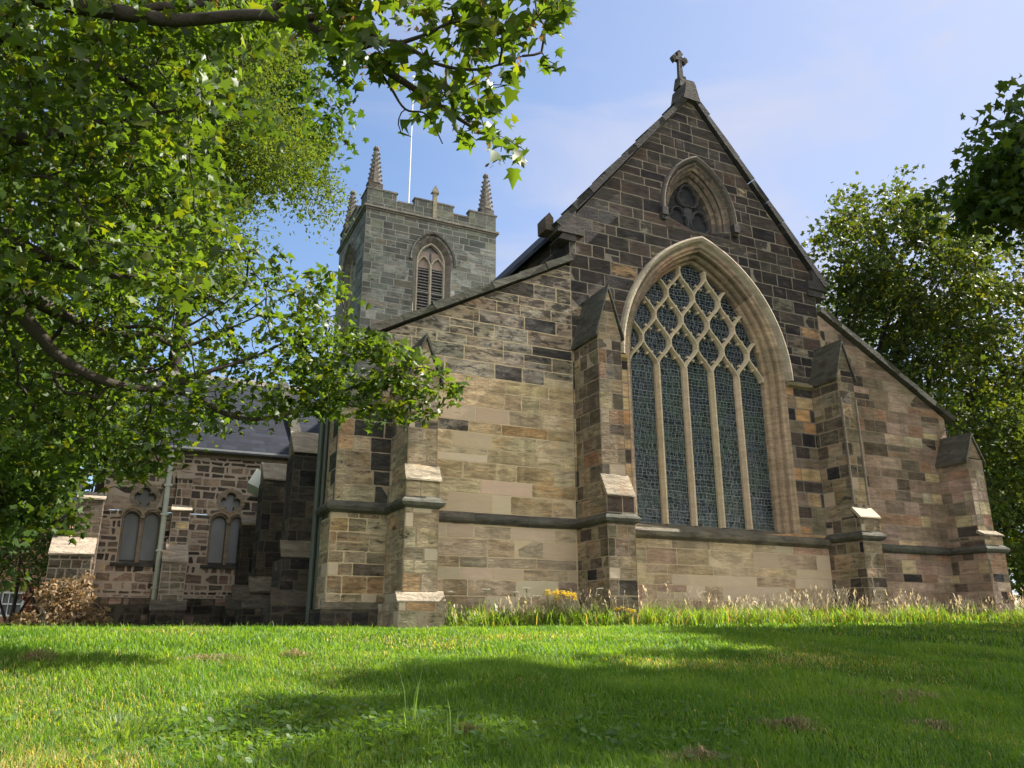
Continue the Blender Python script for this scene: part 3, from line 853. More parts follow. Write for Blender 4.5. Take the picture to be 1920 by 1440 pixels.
arch_mould(mb, NCX, NC, NZS, NZS - 0.05, [(1.0, 0.012), (1.03, -0.08), (1.09, -0.13), (1.13, -0.10), (1.14, 0.012)], PE, 0, (0.105, 0.092, 0.078, 0.6), 0.25)
for s in (-1, 1):   # carved head stops
    mb.box((NCX + s * 1.08 - 0.085, YW - 0.14, NZS - 0.27), (NCX + s * 1.08 + 0.085, YW + 0.01, NZS - 0.053), 0, (0.045, 0.042, 0.04, 0.8), 0.4)
    mb.prism([(NCX + s * 1.08 - 0.06, NZS - 0.36), (NCX + s * 1.08 + 0.06, NZS - 0.36), (NCX + s * 1.08 + 0.085, NZS - 0.273), (NCX + s * 1.08 - 0.085, NZS - 0.273)], YW - 0.09, YW + 0.01, 0, (0.045, 0.042, 0.04, 0.8), 0.4)
mb.build("hood_mould", M_STONE, niche)
mb = MB()
dk = (0.055, 0.055, 0.060, 0.6)
mb.poly([(NCX - 0.8, YW + 0.44, 9.3), (NCX + 0.8, YW + 0.44, 9.3), (NCX + 0.8, YW + 0.44, 11.2), (NCX - 0.8, YW + 0.44, 11.2)], 0, (0.026, 0.027, 0.031, 0.5), 0.1)
for (tx, tz, rr) in ((-0.33, 9.75, 0.29), (0.33, 9.75, 0.29), (0.0, 10.42, 0.30)):
    # pointed trefoil panels
    pts = []
    for i in range(37):
        t = 2 * math.pi * i / 36
        rad = rr * (0.80 + 0.24 * abs(math.cos(1.5 * (t - math.pi / 2))) ** 0.7)
        pts.append((NCX + tx + rad * math.cos(t), tz + rad * math.sin(t) * (1.15 if math.sin(t) > 0 else 0.95)))
    bar2d(mb, pts, 0.07, 0.33, 0.438, PE, 0, dk, 0.2, 0.4)
mb.prism([(NCX - 0.07, 9.3), (NCX + 0.07, 9.3), (NCX + 0.12, 10.15), (NCX - 0.12, 10.15)], YW + 0.37, YW + 0.437, 0, dk, 0.2)
mb.build("tracery_panel", M_STONE, niche)

# buttresses ----------------------------------------------------------------
def faces_block(mb, x0, x1, yf, yb, z0, z1, colf, seed, right=True, left=True, mm=1):
    w = (0.24, 0.62)
    ashlar(mb, (x0, yf, 0), (1, 0, 0), (0, -1, 0), C_MAIN, z0, z1, const(-0.012), const(x1 - x0 + 0.012), colf, seed, w=w, mort=0.011, mm=mm)
    if left: ashlar(mb, (x0, yb, 0), (0, -1, 0), (-1, 0, 0), C_MAIN, z0, z1, const(0), const(yb - yf + 0.012), colf, seed + 1, w=w, mort=0.011, mm=mm)
    if right: ashlar(mb, (x1, yf, 0), (0, 1, 0), (1, 0, 0), C_MAIN, z0, z1, const(-0.012), const(yb - yf), colf, seed + 2, w=w, mort=0.011, mm=mm)
def slope(mb, x0, x1, ya, za, yb, zb, th=0.07, c=(0.3, 0.25, 0.18, 0.8), soot=0.2, lip=0.05):
    """weathering: slab sloping from front low (ya, za) up to back high (yb, zb)"""
    mb.prism([(ya - lip, za - 0.0), (ya - lip, za + th * 0.6), (yb, zb + th), (yb + 0.02, zb - 0.02), (ya + 0.02, za - 0.0)], x0 - 0.03, x1 + 0.03, 0, c, soot, axis='x')
def ring(mb, x0, x1, yf, yb, z, h=0.2, p=0.09, c=(0.10, 0.095, 0.075, 0.9), soot=0.35):
    for (xa, xb, ya, yb_) in ((x0 - p, x1 + p, yf - p, yb),):
        vs = []
        for (o, zz) in ((0.0, z - h / 2), (p * 0.75, z - h * 0.28), (p, z - h * 0.02), (p * 0.8, z + h * 0.16), (0.0, z + h / 2)):
            vs += [(x0 - o, yb, zz), (x0 - o, yf - o, zz), (x1 + o, yf - o, zz), (x1 + o, yb, zz)]
        fs = []
        for k in range(4):
            for q in range(3):
                fs.append((k * 4 + q, k * 4 + q + 1, k * 4 + 4 + q + 1, k * 4 + 4 + q))
        mb.faces(vs, fs, 0, c, soot)
def gablet(mb, x0, x1, yf, yb, ze, zr, colf, seed, roofc):
    cx_ = (x0 + x1) / 2; hw = (x1 - x0) / 2
    def L_(z): return x0 + hw * (z - ze) / (zr - ze)
    def R_(z): return x1 - hw * (z - ze) / (zr - ze)
    ashlar(mb, (0, yf, 0), (1, 0, 0), (0, -1, 0), C_MAIN, ze, zr, L_, R_, colf, seed, w=(0.2, 0.4))
    o = 0.055
    for s in (-1, 1):
        xe = cx_ + s * (hw + 0.07); ze2 = ze - 0.11
        vs = [(xe, yf - o, ze2), (cx_, yf - o, zr + 0.0), (cx_, yb, zr), (xe, yb, ze2),
              (xe, yf - o, ze2 + 0.07), (cx_, yf - o, zr + 0.10), (cx_, yb, zr + 0.10), (xe, yb, ze2 + 0.07)]
        mb.faces(vs, [(4, 7, 6, 5) if s > 0 else (4, 5, 6, 7), (0, 1, 2, 3), (0, 4, 5, 1), (0, 3, 7, 4)], 0, jit(roofc, _r, .1) + (0.9,), 0.35)
STRC = (0.10, 0.098, 0.078, 0.9)
def front_buttress(x0, x1, yl, yu, zw0, zw1, ze, zr, colf, seed, dx=0.03, plinth=None, wc=(0.30, 0.25, 0.18, 0.9), collow=None, roofc=(0.082, 0.08, 0.062), rolls=False, zs=2.0, label=None):
    mb = MB()
    cl = collow or colf
    faces_block(mb, x0 - dx, x1 + dx, yl, YW, -0.5, zs - 0.02, cl, seed)
    faces_block(mb, x0 - dx, x1 + dx, yl, YW, zs + 0.02, zw0, colf, seed + 10)
    faces_block(mb, x0, x1, yu, YW, zw0, ze, colf, seed + 20)
    slope(mb, x0 - dx, x1 + dx, yl, zw0, yu, zw1, 0.05, wc, 0.1)
    gablet(mb, x0, x1, yu, YW, ze, zr, colf, seed + 30, roofc)
    if plinth:
        px, py, pz = plinth
        faces_block(mb, x0 - px, x1 + px, yl - py, YW, -0.5, pz, cl, seed + 40)
        slope(mb, x0 - px, x1 + px, yl - py, pz, yl + 0.01, pz + 0.15, 0.03, (0.36, 0.30, 0.22, 1.0), 0.0, 0.01)
    if rolls:
        for xx in (x0 + 0.015, x1 - 0.015):
            mb.tube([(xx, yu - 0.012, zw1 + 0.12), (xx, yu - 0.012, ze - 0.55)], [0.03, 0.03], 8, 0, (0.17, 0.14, 0.105, 0.6))
    b = mb.build("buttress", [M_STONE, M_MORTAR_MID], CH)
    if label: b['label'] = label
    mb = MB(); ring(mb, x0 - dx, x1 + dx, yl, YW, zs, 0.21, 0.10, STRC, 0.3)
    mb.build("string_course", M_STONE, b)
    return b
front_buttress(8.05, 8.58, 12.84, 13.02, 2.42, 2.82, 5.78, 6.76, col_butt, 100)
front_buttress(14.76, 15.26, 12.98, 13.16, 2.40, 2.62, 5.80, 6.64, col_butt, 160, rolls=True, wc=(0.42, 0.36, 0.26, 0.1))
front_buttress(18.92, 19.5, 13.0, 13.15, 2.2, 2.30, 4.15, 4.75, lambda x, z, r: col_right(17, 2.8, r), 220, dx=0.05, roofc=(0.10, 0.095, 0.07), zs=1.88)
front_buttress(4.12, 4.64, 12.86, 12.94, 2.42, 2.66, 4.30, 5.02, col_butt_light, 280, plinth=(0.12, 0.12, 0.42), wc=(0.38, 0.32, 0.23, 1.0), zs=2.05)
# buttress at right angles to the last, its face flush with the end wall
mb = MB()
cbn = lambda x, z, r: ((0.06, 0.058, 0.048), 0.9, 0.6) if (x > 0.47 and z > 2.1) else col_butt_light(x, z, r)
faces_block(mb, 3.10, 4.12, 13.96, 14.75, 0.34, 2.0, col_butt_light, 300, right=False)
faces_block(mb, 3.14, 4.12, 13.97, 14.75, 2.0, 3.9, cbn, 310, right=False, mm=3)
faces_block(mb, 3.02, 4.12, 13.90, 14.85, -0.5, 0.33, col_damp_shade, 320, right=False, mm=2)
slope(mb, 3.05, 4.12, 13.90, 0.33, 13.98, 0.46, 0.03, (0.15, 0.13, 0.09, 0.9), 0.3, 0.0)
mb.prism([(3.08, 3.9), (3.9, 4.9), (3.9, 3.9)], 13.93, 14.8, 0, (0.12, 0.115, 0.09, 0.9), 0.3)
bn = mb.build("buttress", [M_STONE, M_MORTAR, M_MORTAR_DAMP_SHADE, M_MORTAR_MID], CH)
mb = MB(); ring(mb, 3.08, 4.12, 13.94, 14.8, 2.06, 0.21, 0.10, STRC, 0.35)
mb.build("string_course", M_STONE, bn)
# the buttresses behind it, down the north side
for i, (x0, yf, zt, zt2, zo, xo) in enumerate(((2.78, 16.2, 3.42, 3.92, 1.62, 2.66), (2.56, 18.5, 3.22, 3.66, 1.05, 2.44), (2.42, 20.35, 2.40, 2.66, 0.95, 2.32))):
    mb = MB()
    faces_block(mb, x0, 3.9, yf, yf + 0.8, zo, zt, col_damp_shade, 400 + i * 30, right=False)
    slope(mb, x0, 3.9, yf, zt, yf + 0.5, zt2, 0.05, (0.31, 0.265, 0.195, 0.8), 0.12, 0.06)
    faces_block(mb, xo, 3.9, yf - 0.28, yf + 0.8, -0.5, zo - 0.3, col_damp_shade, 410 + i * 30, right=False)
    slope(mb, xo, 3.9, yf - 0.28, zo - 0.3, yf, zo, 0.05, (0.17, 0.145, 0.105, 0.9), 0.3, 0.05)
    faces_block(mb, xo - 0.14, 3.9, yf - 0.42, yf + 0.8, -0.5, 0.42, col_damp_shade, 420 + i * 30, right=False)
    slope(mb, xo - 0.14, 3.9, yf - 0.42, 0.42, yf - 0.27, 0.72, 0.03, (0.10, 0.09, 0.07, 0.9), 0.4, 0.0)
    mb.box((x0 + 0.01, yf + 0.5, zt), (3.9, yf + 0.8, zt2 + 0.05), 0, (0.2, 0.17, 0.12, 0.9), 0.3)
    mb.build("buttress", [M_STONE, M_MORTAR_DAMP_SHADE], CH)
# string course along the walls
mb = MB()
def string_run(xa, xb, z):
    n = max(1, int((xb - xa) / 1.1))
    for i in range(n):
        a = xa + (xb - xa) * i / n; b_ = xa + (xb - xa) * (i + 1) / n - 0.004
        mb.prism([(YW - 0.02, z - 0.11), (YW - 0.09, z - 0.06), (YW - 0.115, z - 0.01), (YW - 0.09, z + 0.04), (YW + 0.0, z + 0.11), (YW + 0.05, z)], a, b_, 0, jit(STRC[:3], _r, .15) + (0.9,), 0.3, axis='x')
string_run(4.68, 8.0, 2.0)
mb.build("string_course", M_STONE, CH)
mb = MB()
string_run(15.30, 18.85, 1.88)
mb.build("string_course", M_STONE, CH)
# downpipe in the corner
mb = MB()
for xx in (3.02, 3.12):
    mb.tube([(xx, 14.9, 0.1), (xx, 14.9, 4.9)], [0.05, 0.05], 8)
mb.build("downpipe", M_DARKPIPE, CH)

# tower ---------------------------------------------------------------------
TY, TX0, TX1, TYB = 34.0, 8.28, 15.08, 39.5
TZS = 19.36
BCX, BC, BZS = 11.70, 0.45, 17.25
PT = PLANE_E(TY)
mb = MB()
tw = dict(w=(0.45, 0.95), mort=0.026, pro=0.003)
ashlar(mb, (0, TY, 0), (1, 0, 0), (0, -1, 0), C_TOWER, 5, TZS, const(TX0 - 0.012), const(TX1 + 0.012), col_tower, 50, [arch_open(BCX, 0.98, BC, BZS, 13.0)], **tw)
NCY = 36.9
ashlar(mb, (TX0, TYB, 0), (0, -1, 0), (-1, 0, 0), C_TOWER, 5, TZS, const(0), const(TYB - TY), col_tower, 51, [arch_open(TYB - NCY, 0.98, BC, BZS, 13.0)], **tw)
ashlar(mb, (TX1, TY, 0), (0, 1, 0), (1, 0, 0), C_TOWER, 5, TZS, const(0), const(TYB - TY), col_tower, 52, **tw)
ashlar(mb, (TX1, TYB, 0), (-1, 0, 0), (0, 1, 0), C_TOWER, 5, TZS, const(0), const(TX1 - TX0), col_tower, 53, **tw)
mb.box((TX0 + 0.7, TY + 0.7, 5), (TX1 - 0.5, TYB - 0.5, 19.6), 0, (0.12, 0.11, 0.1, 0.7))
tower = mb.build("tower", [M_STONE, M_MORTAR_TOWER], CH)
mb = MB()
# moulded string under the parapet and the stepped battlements
for (za, zb, p, c) in ((TZS, TZS + 0.10, 0.06, (0.15, 0.14, 0.115, .8)), (TZS + 0.10, TZS + 0.20, 0.14, (0.20, 0.185, 0.15, .8))):
    for (a, b_) in (((TX0 - p, TY - p, za), (TX1 + p, TY + 0.1, zb)), ((TX0 - p, TY + 0.1, za), (TX0 + 0.1, TYB + p, zb)), ((TX1 - 0.1, TY + 0.1, za), (TX1 + p, TYB + p, zb)), ((TX0 + 0.1, TYB - 0.1, za), (TX1 - 0.1, TYB + p, zb))):
        mb.box(a, b_, 0, c, 0.2)
def ptop(x):     # battlement outline across the front
    for a, b_, z in ((8.2, 9.75, 20.52), (9.75, 10.68, 20.06), (10.68, 12.72, 20.52), (12.72, 13.60, 20.06), (13.6, 15.2, 20.52)):
        if a <= x < b_: return z
segs = ((TX0, 9.75, 20.46), (9.75, 10.68, 20.04), (10.68, 12.72, 20.46), (12.72, 13.60, 20.04), (13.60, TX1, 20.46))
for k, (a, b_, zt) in enumerate(segs):
    ashlar(mb, (0, TY, 0), (1, 0, 0), (0, -1, 0), C_TOWER, TZS + 0.2, zt, const(a), const(b_), col_tower, 60 + k, w=(0.4, 0.8), mort=0.02, pro=0.004)
    mb.box((a, TY + 0.012, TZS + 0.2), (b_, TY + 0.34, zt - 0.01), 0, (0.13, 0.125, 0.105, .8), 0.2)
    mb.box((a - (0.05 if zt > 20.2 else -0.05), TY - 0.05, zt), (b_ + (0.05 if zt > 20.2 else -0.05), TY + 0.39, zt + 0.075), 0, (0.17, 0.16, 0.13, .8), 0.15)
    sy = (TYB - TY) / (TX1 - TX0)
    ya, yb = TY + (a - TX0) * sy, TY + (b_ - TX0) * sy
    if k == 0: ya += 0.36
    for xx, s in ((TX0, -1), (TX1, 1)):
        x_in = xx - s * 0.34
        mb.box((min(xx, x_in), ya, TZS + 0.2), (max(xx, x_in), yb, zt), 0, jit((0.13, 0.125, 0.105), _r, .1) + (.8,), 0.2)
        mb.box((min(xx + s * 0.05, x_in), ya, zt), (max(xx + s * 0.05, x_in), yb, zt + 0.07), 0, (0.17, 0.16, 0.13, .8), 0.15)
    mb.box((a, TYB - 0.34, TZS + 0.2), (b_, TYB, zt), 0, (0.13, 0.125, 0.105, .8), 0.2)
mb.build("parapet", [M_STONE, M_MORTAR_TOWER], tower)
def pinnacle_mesh():
    mb = MB(); c = (0.135, 0.125, 0.108, 0.8)
    mb.box((-0.34, -0.34, 0), (0.34, 0.34, 0.95), 0, c, 0.3)
    def frus(z0, z1, r0, r1, n=8, cc=c):
        vs = [(r0 * math.cos(2*math.pi*(k+.5)/n), r0 * math.sin(2*math.pi*(k+.5)/n), z0) for k in range(n)] + [(r1 * math.cos(2*math.pi*(k+.5)/n), r1 * math.sin(2*math.pi*(k+.5)/n), z1) for k in range(n)]
        mb.faces(vs, [(k, (k+1) % n, n + (k+1) % n, n + k) for k in range(n)] + [tuple(range(n-1, -1, -1)), tuple(range(n, 2*n))], 0, cc, 0.35)
    frus(0.95, 1.05, 0.43, 0.40); frus(1.05, 2.95, 0.35, 0.10); frus(2.95, 3.04, 0.15, 0.17); frus(3.04, 3.16, 0.17, 0.10)
    for z in np.arange(1.12, 2.9, 0.255):
        rr = 0.34 + (0.095 - 0.34) * (z - 1.05) / 1.9
        for k in range(4):
            an = math.pi / 4 + k * math.pi / 2
            for da in (0,):
                dx, dy = math.cos(an), math.sin(an); s = 0.075
                p = np.array([dx * (rr + 0.05), dy * (rr + 0.05), z + 0.05])
                vs = [p + np.array(q) * s for q in ((1, 0, .3), (-1, 0, .3), (0, 1, .3), (0, -1, .3), (0, 0, 1.3), (0, 0, -1.1))]
                mb.faces(vs, [(0, 2, 4), (2, 1, 4), (1, 3, 4), (3, 0, 4), (2, 0, 5), (1, 2, 5), (3, 1, 5), (0, 3, 5)], 0, c, 0.35)
    return mb
pm = pinnacle_mesh().build("pinnacle", M_STONE, None)
pm.parent = tower
base = Vector(CH['base'])
for k, (x, y) in enumerate(((TX0 + 0.42, TY + 0.42), (TX1 - 0.42, TY + 0.42), (TX0 + 0.42, TYB - 0.42), (TX1 - 0.42, TYB - 0.42))):
    o = pm if k == 0 else pm.copy()
    if k:
        SC.collection.objects.link(o); o.parent = tower
    o.location = Vector((x, y, 19.95)) - base
mb = MB()      # small gabled stone on the middle merlon
mb.box((11.60, TY - 0.10, 19.6), (11.80, TY + 0.06, 20.98), 0, (0.26, 0.23, 0.16, .6), 0.1)
mb.prism([(11.50, 20.98), (11.90, 20.98), (11.86, 21.08), (11.70, 21.42), (11.54, 21.08)], TY - 0.14, TY + 0.10, 0, (0.24, 0.21, 0.15, .6), 0.1)
mb.build("finial", M_STONE, tower)
def belfry(cx, plane, nm_seed):
    r = random.Random(nm_seed)
    mb = MB()
    arch_mould(mb, cx, BC, BZS, 13.0, [(1.0, 0.004), (0.96, -0.02), (0.74, 0.30), (0.72, 0.42)], plane, 0, lambda i, k: jit((0.17, 0.155, 0.13), r, .2) + (.6,), 0.2, n=9)
    arch_mould(mb, cx, BC, BZS, BZS - 0.1, [(1.06, 0.01), (1.10, -0.10), (1.17, -0.12), (1.19, 0.01)], plane, 0, (0.12, 0.115, 0.10, .7), 0.2, n=9)
    b_ = mb.build("belfry_window", M_STONE, tower)
    return b_
def belfry_fill(cx, plane, nm):
    mb = MB(); tc_ = (0.37, 0.335, 0.255, 0.4)
    bar2d(mb, [(cx, 13.0), (cx, 17.0)], 0.15, 0.22, 0.42, plane, 0, tc_, 0.05, 0.5)
    for s in (-1, 1):
        # each light has a pointed head; the bars cross to the arch
        pts = arch_line(cx + s * 0.36, 0.34, 0.30, 17.0, 13.0, 10)
        bar2d(mb, pts, 0.10, 0.235 + 0.004 * s, 0.42, plane, 0, tc_, 0.05, 0.5)
    bar2d(mb, arch_line(cx, 0.70, BC, BZS, 13.0, 10), 0.13, 0.228, 0.42, plane, 0, tc_, 0.05, 0.5)
    for zz in (15.65,):
        bar2d(mb, [(cx - 0.72, zz), (cx + 0.72, zz)], 0.11, 0.243, 0.40, plane, 0, (0.22, 0.22, 0.2, .4), 0.1, 0.6)
    mb.build("belfry_tracery", M_STONE, tower)
    mb = MB()
    mb.poly([plane(cx - 0.8, 13.0, 0.50), plane(cx + 0.8, 13.0, 0.50), plane(cx + 0.8, 18.4, 0.50), plane(cx - 0.8, 18.4, 0.50)], 0, (0.03, 0.03, 0.03, 1))
    z = 13.0
    while z < 17.0:
        for s in (-1, 1):
            xa, xb = cx + s * 0.36 - 0.30, cx + s * 0.36 + 0.30
            mb.poly([plane(xa, z, 0.32), plane(xb, z, 0.32), plane(xb, z + 0.10, 0.47), plane(xa, z + 0.10, 0.47)])
            mb.poly([plane(xa, z - 0.035, 0.32), plane(xb, z - 0.035, 0.32), plane(xb, z, 0.32), plane(xa, z, 0.32)])
        z += 0.155
    for s in (-1, 1):     # solid boarding in the heads
        mb.poly([plane(cx + s * .36 - 0.3, 17.0, 0.40), plane(cx + s * .36 + 0.3, 17.0, 0.40), plane(cx + s * .36 + 0.3, 17.9, 0.40), plane(cx + s * .36 - 0.3, 17.9, 0.40)], 1)
    mb.build("louvre_panel", [make_flat("louvre_slate", (0.16, 0.155, 0.15), 0.7, 0.25, 8, 0.002), make_flat("head_board", (0.24, 0.19, 0.16), 0.8, 0.25, 8, 0.002)], tower)
belfry(BCX, PT, 1); belfry_fill(BCX, PT, 1)
belfry(NCY, PLANE_N(TX0), 2); belfry_fill(NCY, PLANE_N(TX0), 2)

# north block with two-light windows ----------------------------------------
AY = 21.0
PA = PLANE_E(AY)
AWX = (2.14, 0.19)
def light_open(cx, half):
    def f(z):
        if z < 1.55: return None
        zs = 2.62
        if z <= zs: return (cx - half, cx + half)
        q = half * half - (z - zs) ** 2
        if q > 0:
            h = math.sqrt(q); return (cx - h, cx + h)
        return None
    return f
def quat_open(cx):
    def f(z):
        zc = 3.02; q = 0.27 ** 2 - (z - zc) ** 2
        return None if q <= 0 else (cx - math.sqrt(q), cx + math.sqrt(q))
    return f
ops = []
for cx in AWX:
    ops.append((lambda cx: lambda z: (cx - 0.43, cx + 0.43) if 1.5 <= z <= 2.68 else (quat_open(cx)(z) if z > 2.68 else None))(cx))
mb = MB()
rows_a = sorted(set([q for q in C_RUB if q < 4.2] + [1.5, 2.68]))
ashlar(mb, (0, AY, 0), (1, 0, 0), (0, -1, 0), rows_a, -0.5, 0.7, const(-0.72), const(4.2), col_rubble, 72, mort=0.022, pro=0.002, w=(0.14, 0.52), jitter=0.015, mm=2)  # bottom band: base shadow carried into the mortar colour too
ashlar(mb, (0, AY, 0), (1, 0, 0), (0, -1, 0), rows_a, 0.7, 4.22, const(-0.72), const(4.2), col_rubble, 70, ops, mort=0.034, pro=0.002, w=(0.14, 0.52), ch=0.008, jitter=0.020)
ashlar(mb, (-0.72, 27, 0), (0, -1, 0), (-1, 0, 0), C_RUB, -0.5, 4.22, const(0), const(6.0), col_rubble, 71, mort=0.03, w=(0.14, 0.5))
vw = mb.build("vestry_wall", [M_STONE, M_MORTAR_PALE, M_MORTAR_DAMP_SHADE], CH)
def vestry_window(cx):
    mb = MB(); c = (0.25, 0.20, 0.15, .7)
    for s in (-1, 1):
        arch = [(cx + s * 0.215 - 0.19, 1.5)] + [(cx + s * 0.215 - 0.19 * math.cos(t), 2.50 + 0.19 * math.sin(t)) for t in np.linspace(0, math.pi, 11)] + [(cx + s * 0.215 + 0.19, 1.5)]
        bar2d(mb, arch, 0.055, 0.03 + 0.004 * s, 0.24, PA, 0, c, 0.15, 0.6)
        arch2 = [(cx + s * 0.215 - 0.235 * math.cos(t), 2.52 + 0.235 * math.sin(t)) for t in np.linspace(0, math.pi, 11)]
        bar2d(mb, arch2, 0.06, -0.035 + 0.006 * s, 0.03, PA, 0, (0.29, 0.23, 0.165, .7), 0.2, 0.6)
    mb.tube([(cx, AY + 0.06, 1.5), (cx, AY + 0.06, 2.45)], [0.035, 0.035], 8, 0, (0.22, 0.18, 0.13, .5))
    mb.box((cx - 0.055, AY + 0.01, 2.45), (cx + 0.055, AY + 0.12, 2.56), 0, (0.16, 0.13, 0.1, .7), 0.3)
    # quatrefoil
    for k in range(4):
        a0 = math.pi / 4 + k * math.pi / 2
        qx, qz = cx + 0.125 * math.cos(k * math.pi / 2), 3.02 + 0.125 * math.sin(k * math.pi / 2)
        pts = [(qx + 0.125 * math.cos(t), qz + 0.125 * math.sin(t)) for t in np.linspace(k * math.pi / 2 - 1.9, k * math.pi / 2 + 1.9, 11)]
        bar2d(mb, pts, 0.045, 0.02 + 0.003 * k, 0.2, PA, 0, c, 0.15, 0.6)
    n = 48
    def quat_r(t):
        best = 0.0
        for k in range(4):
            c_ = math.cos(t - k * math.pi / 2) * 0.125; q_ = c_ * c_ - 0.125 ** 2 + 0.125 ** 2
            d_ = 0.125 ** 2 - (math.sin(t - k * math.pi / 2) * 0.125) ** 2
            if d_ >= 0: best = max(best, c_ + math.sqrt(d_))
        return max(best, 0.12)
    for i in range(n):
        ta, tb_ = 2 * math.pi * i / n, 2 * math.pi * (i + 1) / n
        mb.poly([PA(cx + quat_r(ta) * math.cos(ta), 3.02 + quat_r(ta) * math.sin(ta), -0.012), PA(cx + 0.34 * math.cos(ta), 3.02 + 0.34 * math.sin(ta), -0.006),
                 PA(cx + 0.34 * math.cos(tb_), 3.02 + 0.34 * math.sin(tb_), -0.006), PA(cx + quat_r(tb_) * math.cos(tb_), 3.02 + quat_r(tb_) * math.sin(tb_), -0.012)], 0, (0.27, 0.215, 0.165, .8), 0.3)
    o = mb.build("vestry_window", M_STONE, CH)
    mb = MB()
    mb.poly([PA(cx - 0.5, 1.45, 0.20), PA(cx + 0.5, 1.45, 0.20), PA(cx + 0.5, 3.4, 0.20), PA(cx - 0.5, 3.4, 0.20)])
    mb.build("window_pane", M_BOARDGLASS, o)
    mb = MB()
    # spandrel behind the heads
    n = 14
    for s in (-1, 1):
        for i in range(n):
            ta, tb = math.pi * i / n, math.pi * (i + 1) / n
            xa, xb = cx + s * .215 - .19 * math.cos(ta), cx + s * .215 - .19 * math.cos(tb)
            mb.poly([PA(xa, 2.50 + .19 * math.sin(ta), 0.10), PA(xb, 2.50 + .19 * math.sin(tb), 0.10), PA(xb, 2.80, 0.10), PA(xa, 2.80, 0.10)], 0, (0.16, 0.13, 0.105, .8), 0.3)
    mb.build("window_head", M_STONE, o)
    mb = MB()
    mb.prism([(AY - 0.07, 1.40), (AY - 0.08, 1.46), (AY + 0.2, 1.56), (AY + 0.2, 1.40)], cx - 0.55, cx + 0.55, 0, (0.085, 0.08, 0.072, .9), 0.4, axis='x')
    mb.build("window_sill", M_STONE, o)
for cx in AWX: vestry_window(cx)
# stepped pier between the windows and the one at the far corner
mb = MB()
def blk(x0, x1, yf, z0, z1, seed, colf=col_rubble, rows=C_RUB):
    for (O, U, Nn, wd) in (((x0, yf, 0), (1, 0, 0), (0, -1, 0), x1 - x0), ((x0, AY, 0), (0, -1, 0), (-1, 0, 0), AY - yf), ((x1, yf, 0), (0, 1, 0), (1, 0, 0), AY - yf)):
        ashlar(mb, O, U, Nn, rows, z0, z1, const(0), const(wd), colf, seed, w=(0.16, 0.4), mort=0.02, mm=2 if colf is col_damp_shade else 1); seed += 1
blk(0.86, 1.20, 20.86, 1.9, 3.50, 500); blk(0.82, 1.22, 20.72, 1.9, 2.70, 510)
blk(0.72, 1.26, 20.42, -0.5, 1.48, 520, lambda x, z, r: ((0.27, 0.23, 0.175), 1.0, 0.35)); blk(0.60, 1.32, 20.30, -0.5, 0.42, 530, col_damp_shade)
LG = (0.40, 0.33, 0.255, 0.9)
slope(mb, 0.86, 1.20, 20.86, 3.50, 21.0, 3.64, 0.05, LG, 0.0, 0.05); slope(mb, 0.82, 1.22, 20.72, 2.70, 20.87, 2.82, 0.05, LG, 0.0, 0.05)
slope(mb, 0.74, 1.24, 20.42, 1.48, 20.60, 1.72, 0.05, LG, 0.0, 0.04); slope(mb, 0.80, 1.22, 20.60, 1.72, 20.80, 2.0, 0.04, LG, 0.0, 0.0)
slope(mb, 0.60, 1.32, 20.30, 0.42, 20.43, 0.62, 0.03, (0.14, 0.125, 0.10, .9), 0.3, 0.0)
mb.build("buttress", [M_STONE, M_MORTAR_PALE, M_MORTAR_DAMP_SHADE], CH)
mb = MB()
blk(-1.20, -0.66, 20.70, -0.5, 2.85, 540, lambda x, z, r: ((0.27, 0.21, 0.16), 1.0, 0.3))
slope(mb, -1.20, -0.66, 20.70, 2.85, 21.0, 3.0, 0.06, LG, 0.0, 0.07)
blk(-1.55, -0.72, 20.25, -0.5, 1.55, 550, lambda x, z, r: pick(r, [(2, (0.13, 0.115, 0.09)), (2, (0.23, 0.19, 0.14))]) and ((0.2, 0.165, 0.125), 1.0, 0.45))
slope(mb, -1.55, -0.72, 20.25, 1.55, 20.72, 1.95, 0.06, LG, 0.0, 0.06)
mb.build("buttress", [M_STONE, M_MORTAR_PALE, M_MORTAR_DAMP_SHADE], CH)
mb = MB()
mb.box((-0.80, AY - 0.03, 4.10), (4.2, AY + 0.3, 4.24), 0, (0.30, 0.235, 0.18, .6), 0.1)
mb.build("eaves_band", M_STONE, CH)
mb = MB()
vs = [(-0.95, AY - 0.18, 4.27), (4.7, AY - 0.18, 4.27), (4.7, 25.0, 7.32), (-0.95, 25.0, 7.32), (-0.95, 29, 4.27), (4.7, 29, 4.27),
      (-0.95, AY - 0.18, 4.20), (4.7, AY - 0.18, 4.20)]
mb.faces(vs, [(0, 1, 2, 3), (3, 2, 5, 4), (6, 7, 1, 0), (0, 3, 4)])
vr = mb.build("vestry_roof", M_SLATE, CH)
mb = MB()
for i in range(8):
    mb.prism([(24.86, 7.24), (25.0, 7.42), (25.14, 7.24)], -0.95 + i * 0.706, -0.95 + (i + 1) * 0.706 - 0.008, 0, jit((0.2, 0.185, 0.16), _r, .15) + (.8,), 0.2, axis='x')
mb.build("ridge_tiles", M_STONE, vr)
mb = MB()
mb.tube([(-0.9, AY - 0.22, 4.22), (3.6, AY - 0.22, 4.25)], [0.055, 0.055], 8)
mb.build("gutter", M_LEAD, CH)
mb = MB()
mb.tube([(0.655, AY - 0.12, -0.1), (0.655, AY - 0.12, 4.05)], [0.062, 0.062], 10)
mb.box((0.56, AY - 0.24, 4.0), (0.75, AY - 0.04, 4.18))
for z in (0.9, 1.75, 2.6, 3.3): mb.box((0.565, AY - 0.195, z), (0.745, AY - 0.005, z + 0.045))
mb.build("downpipe", M_PIPE, CH)
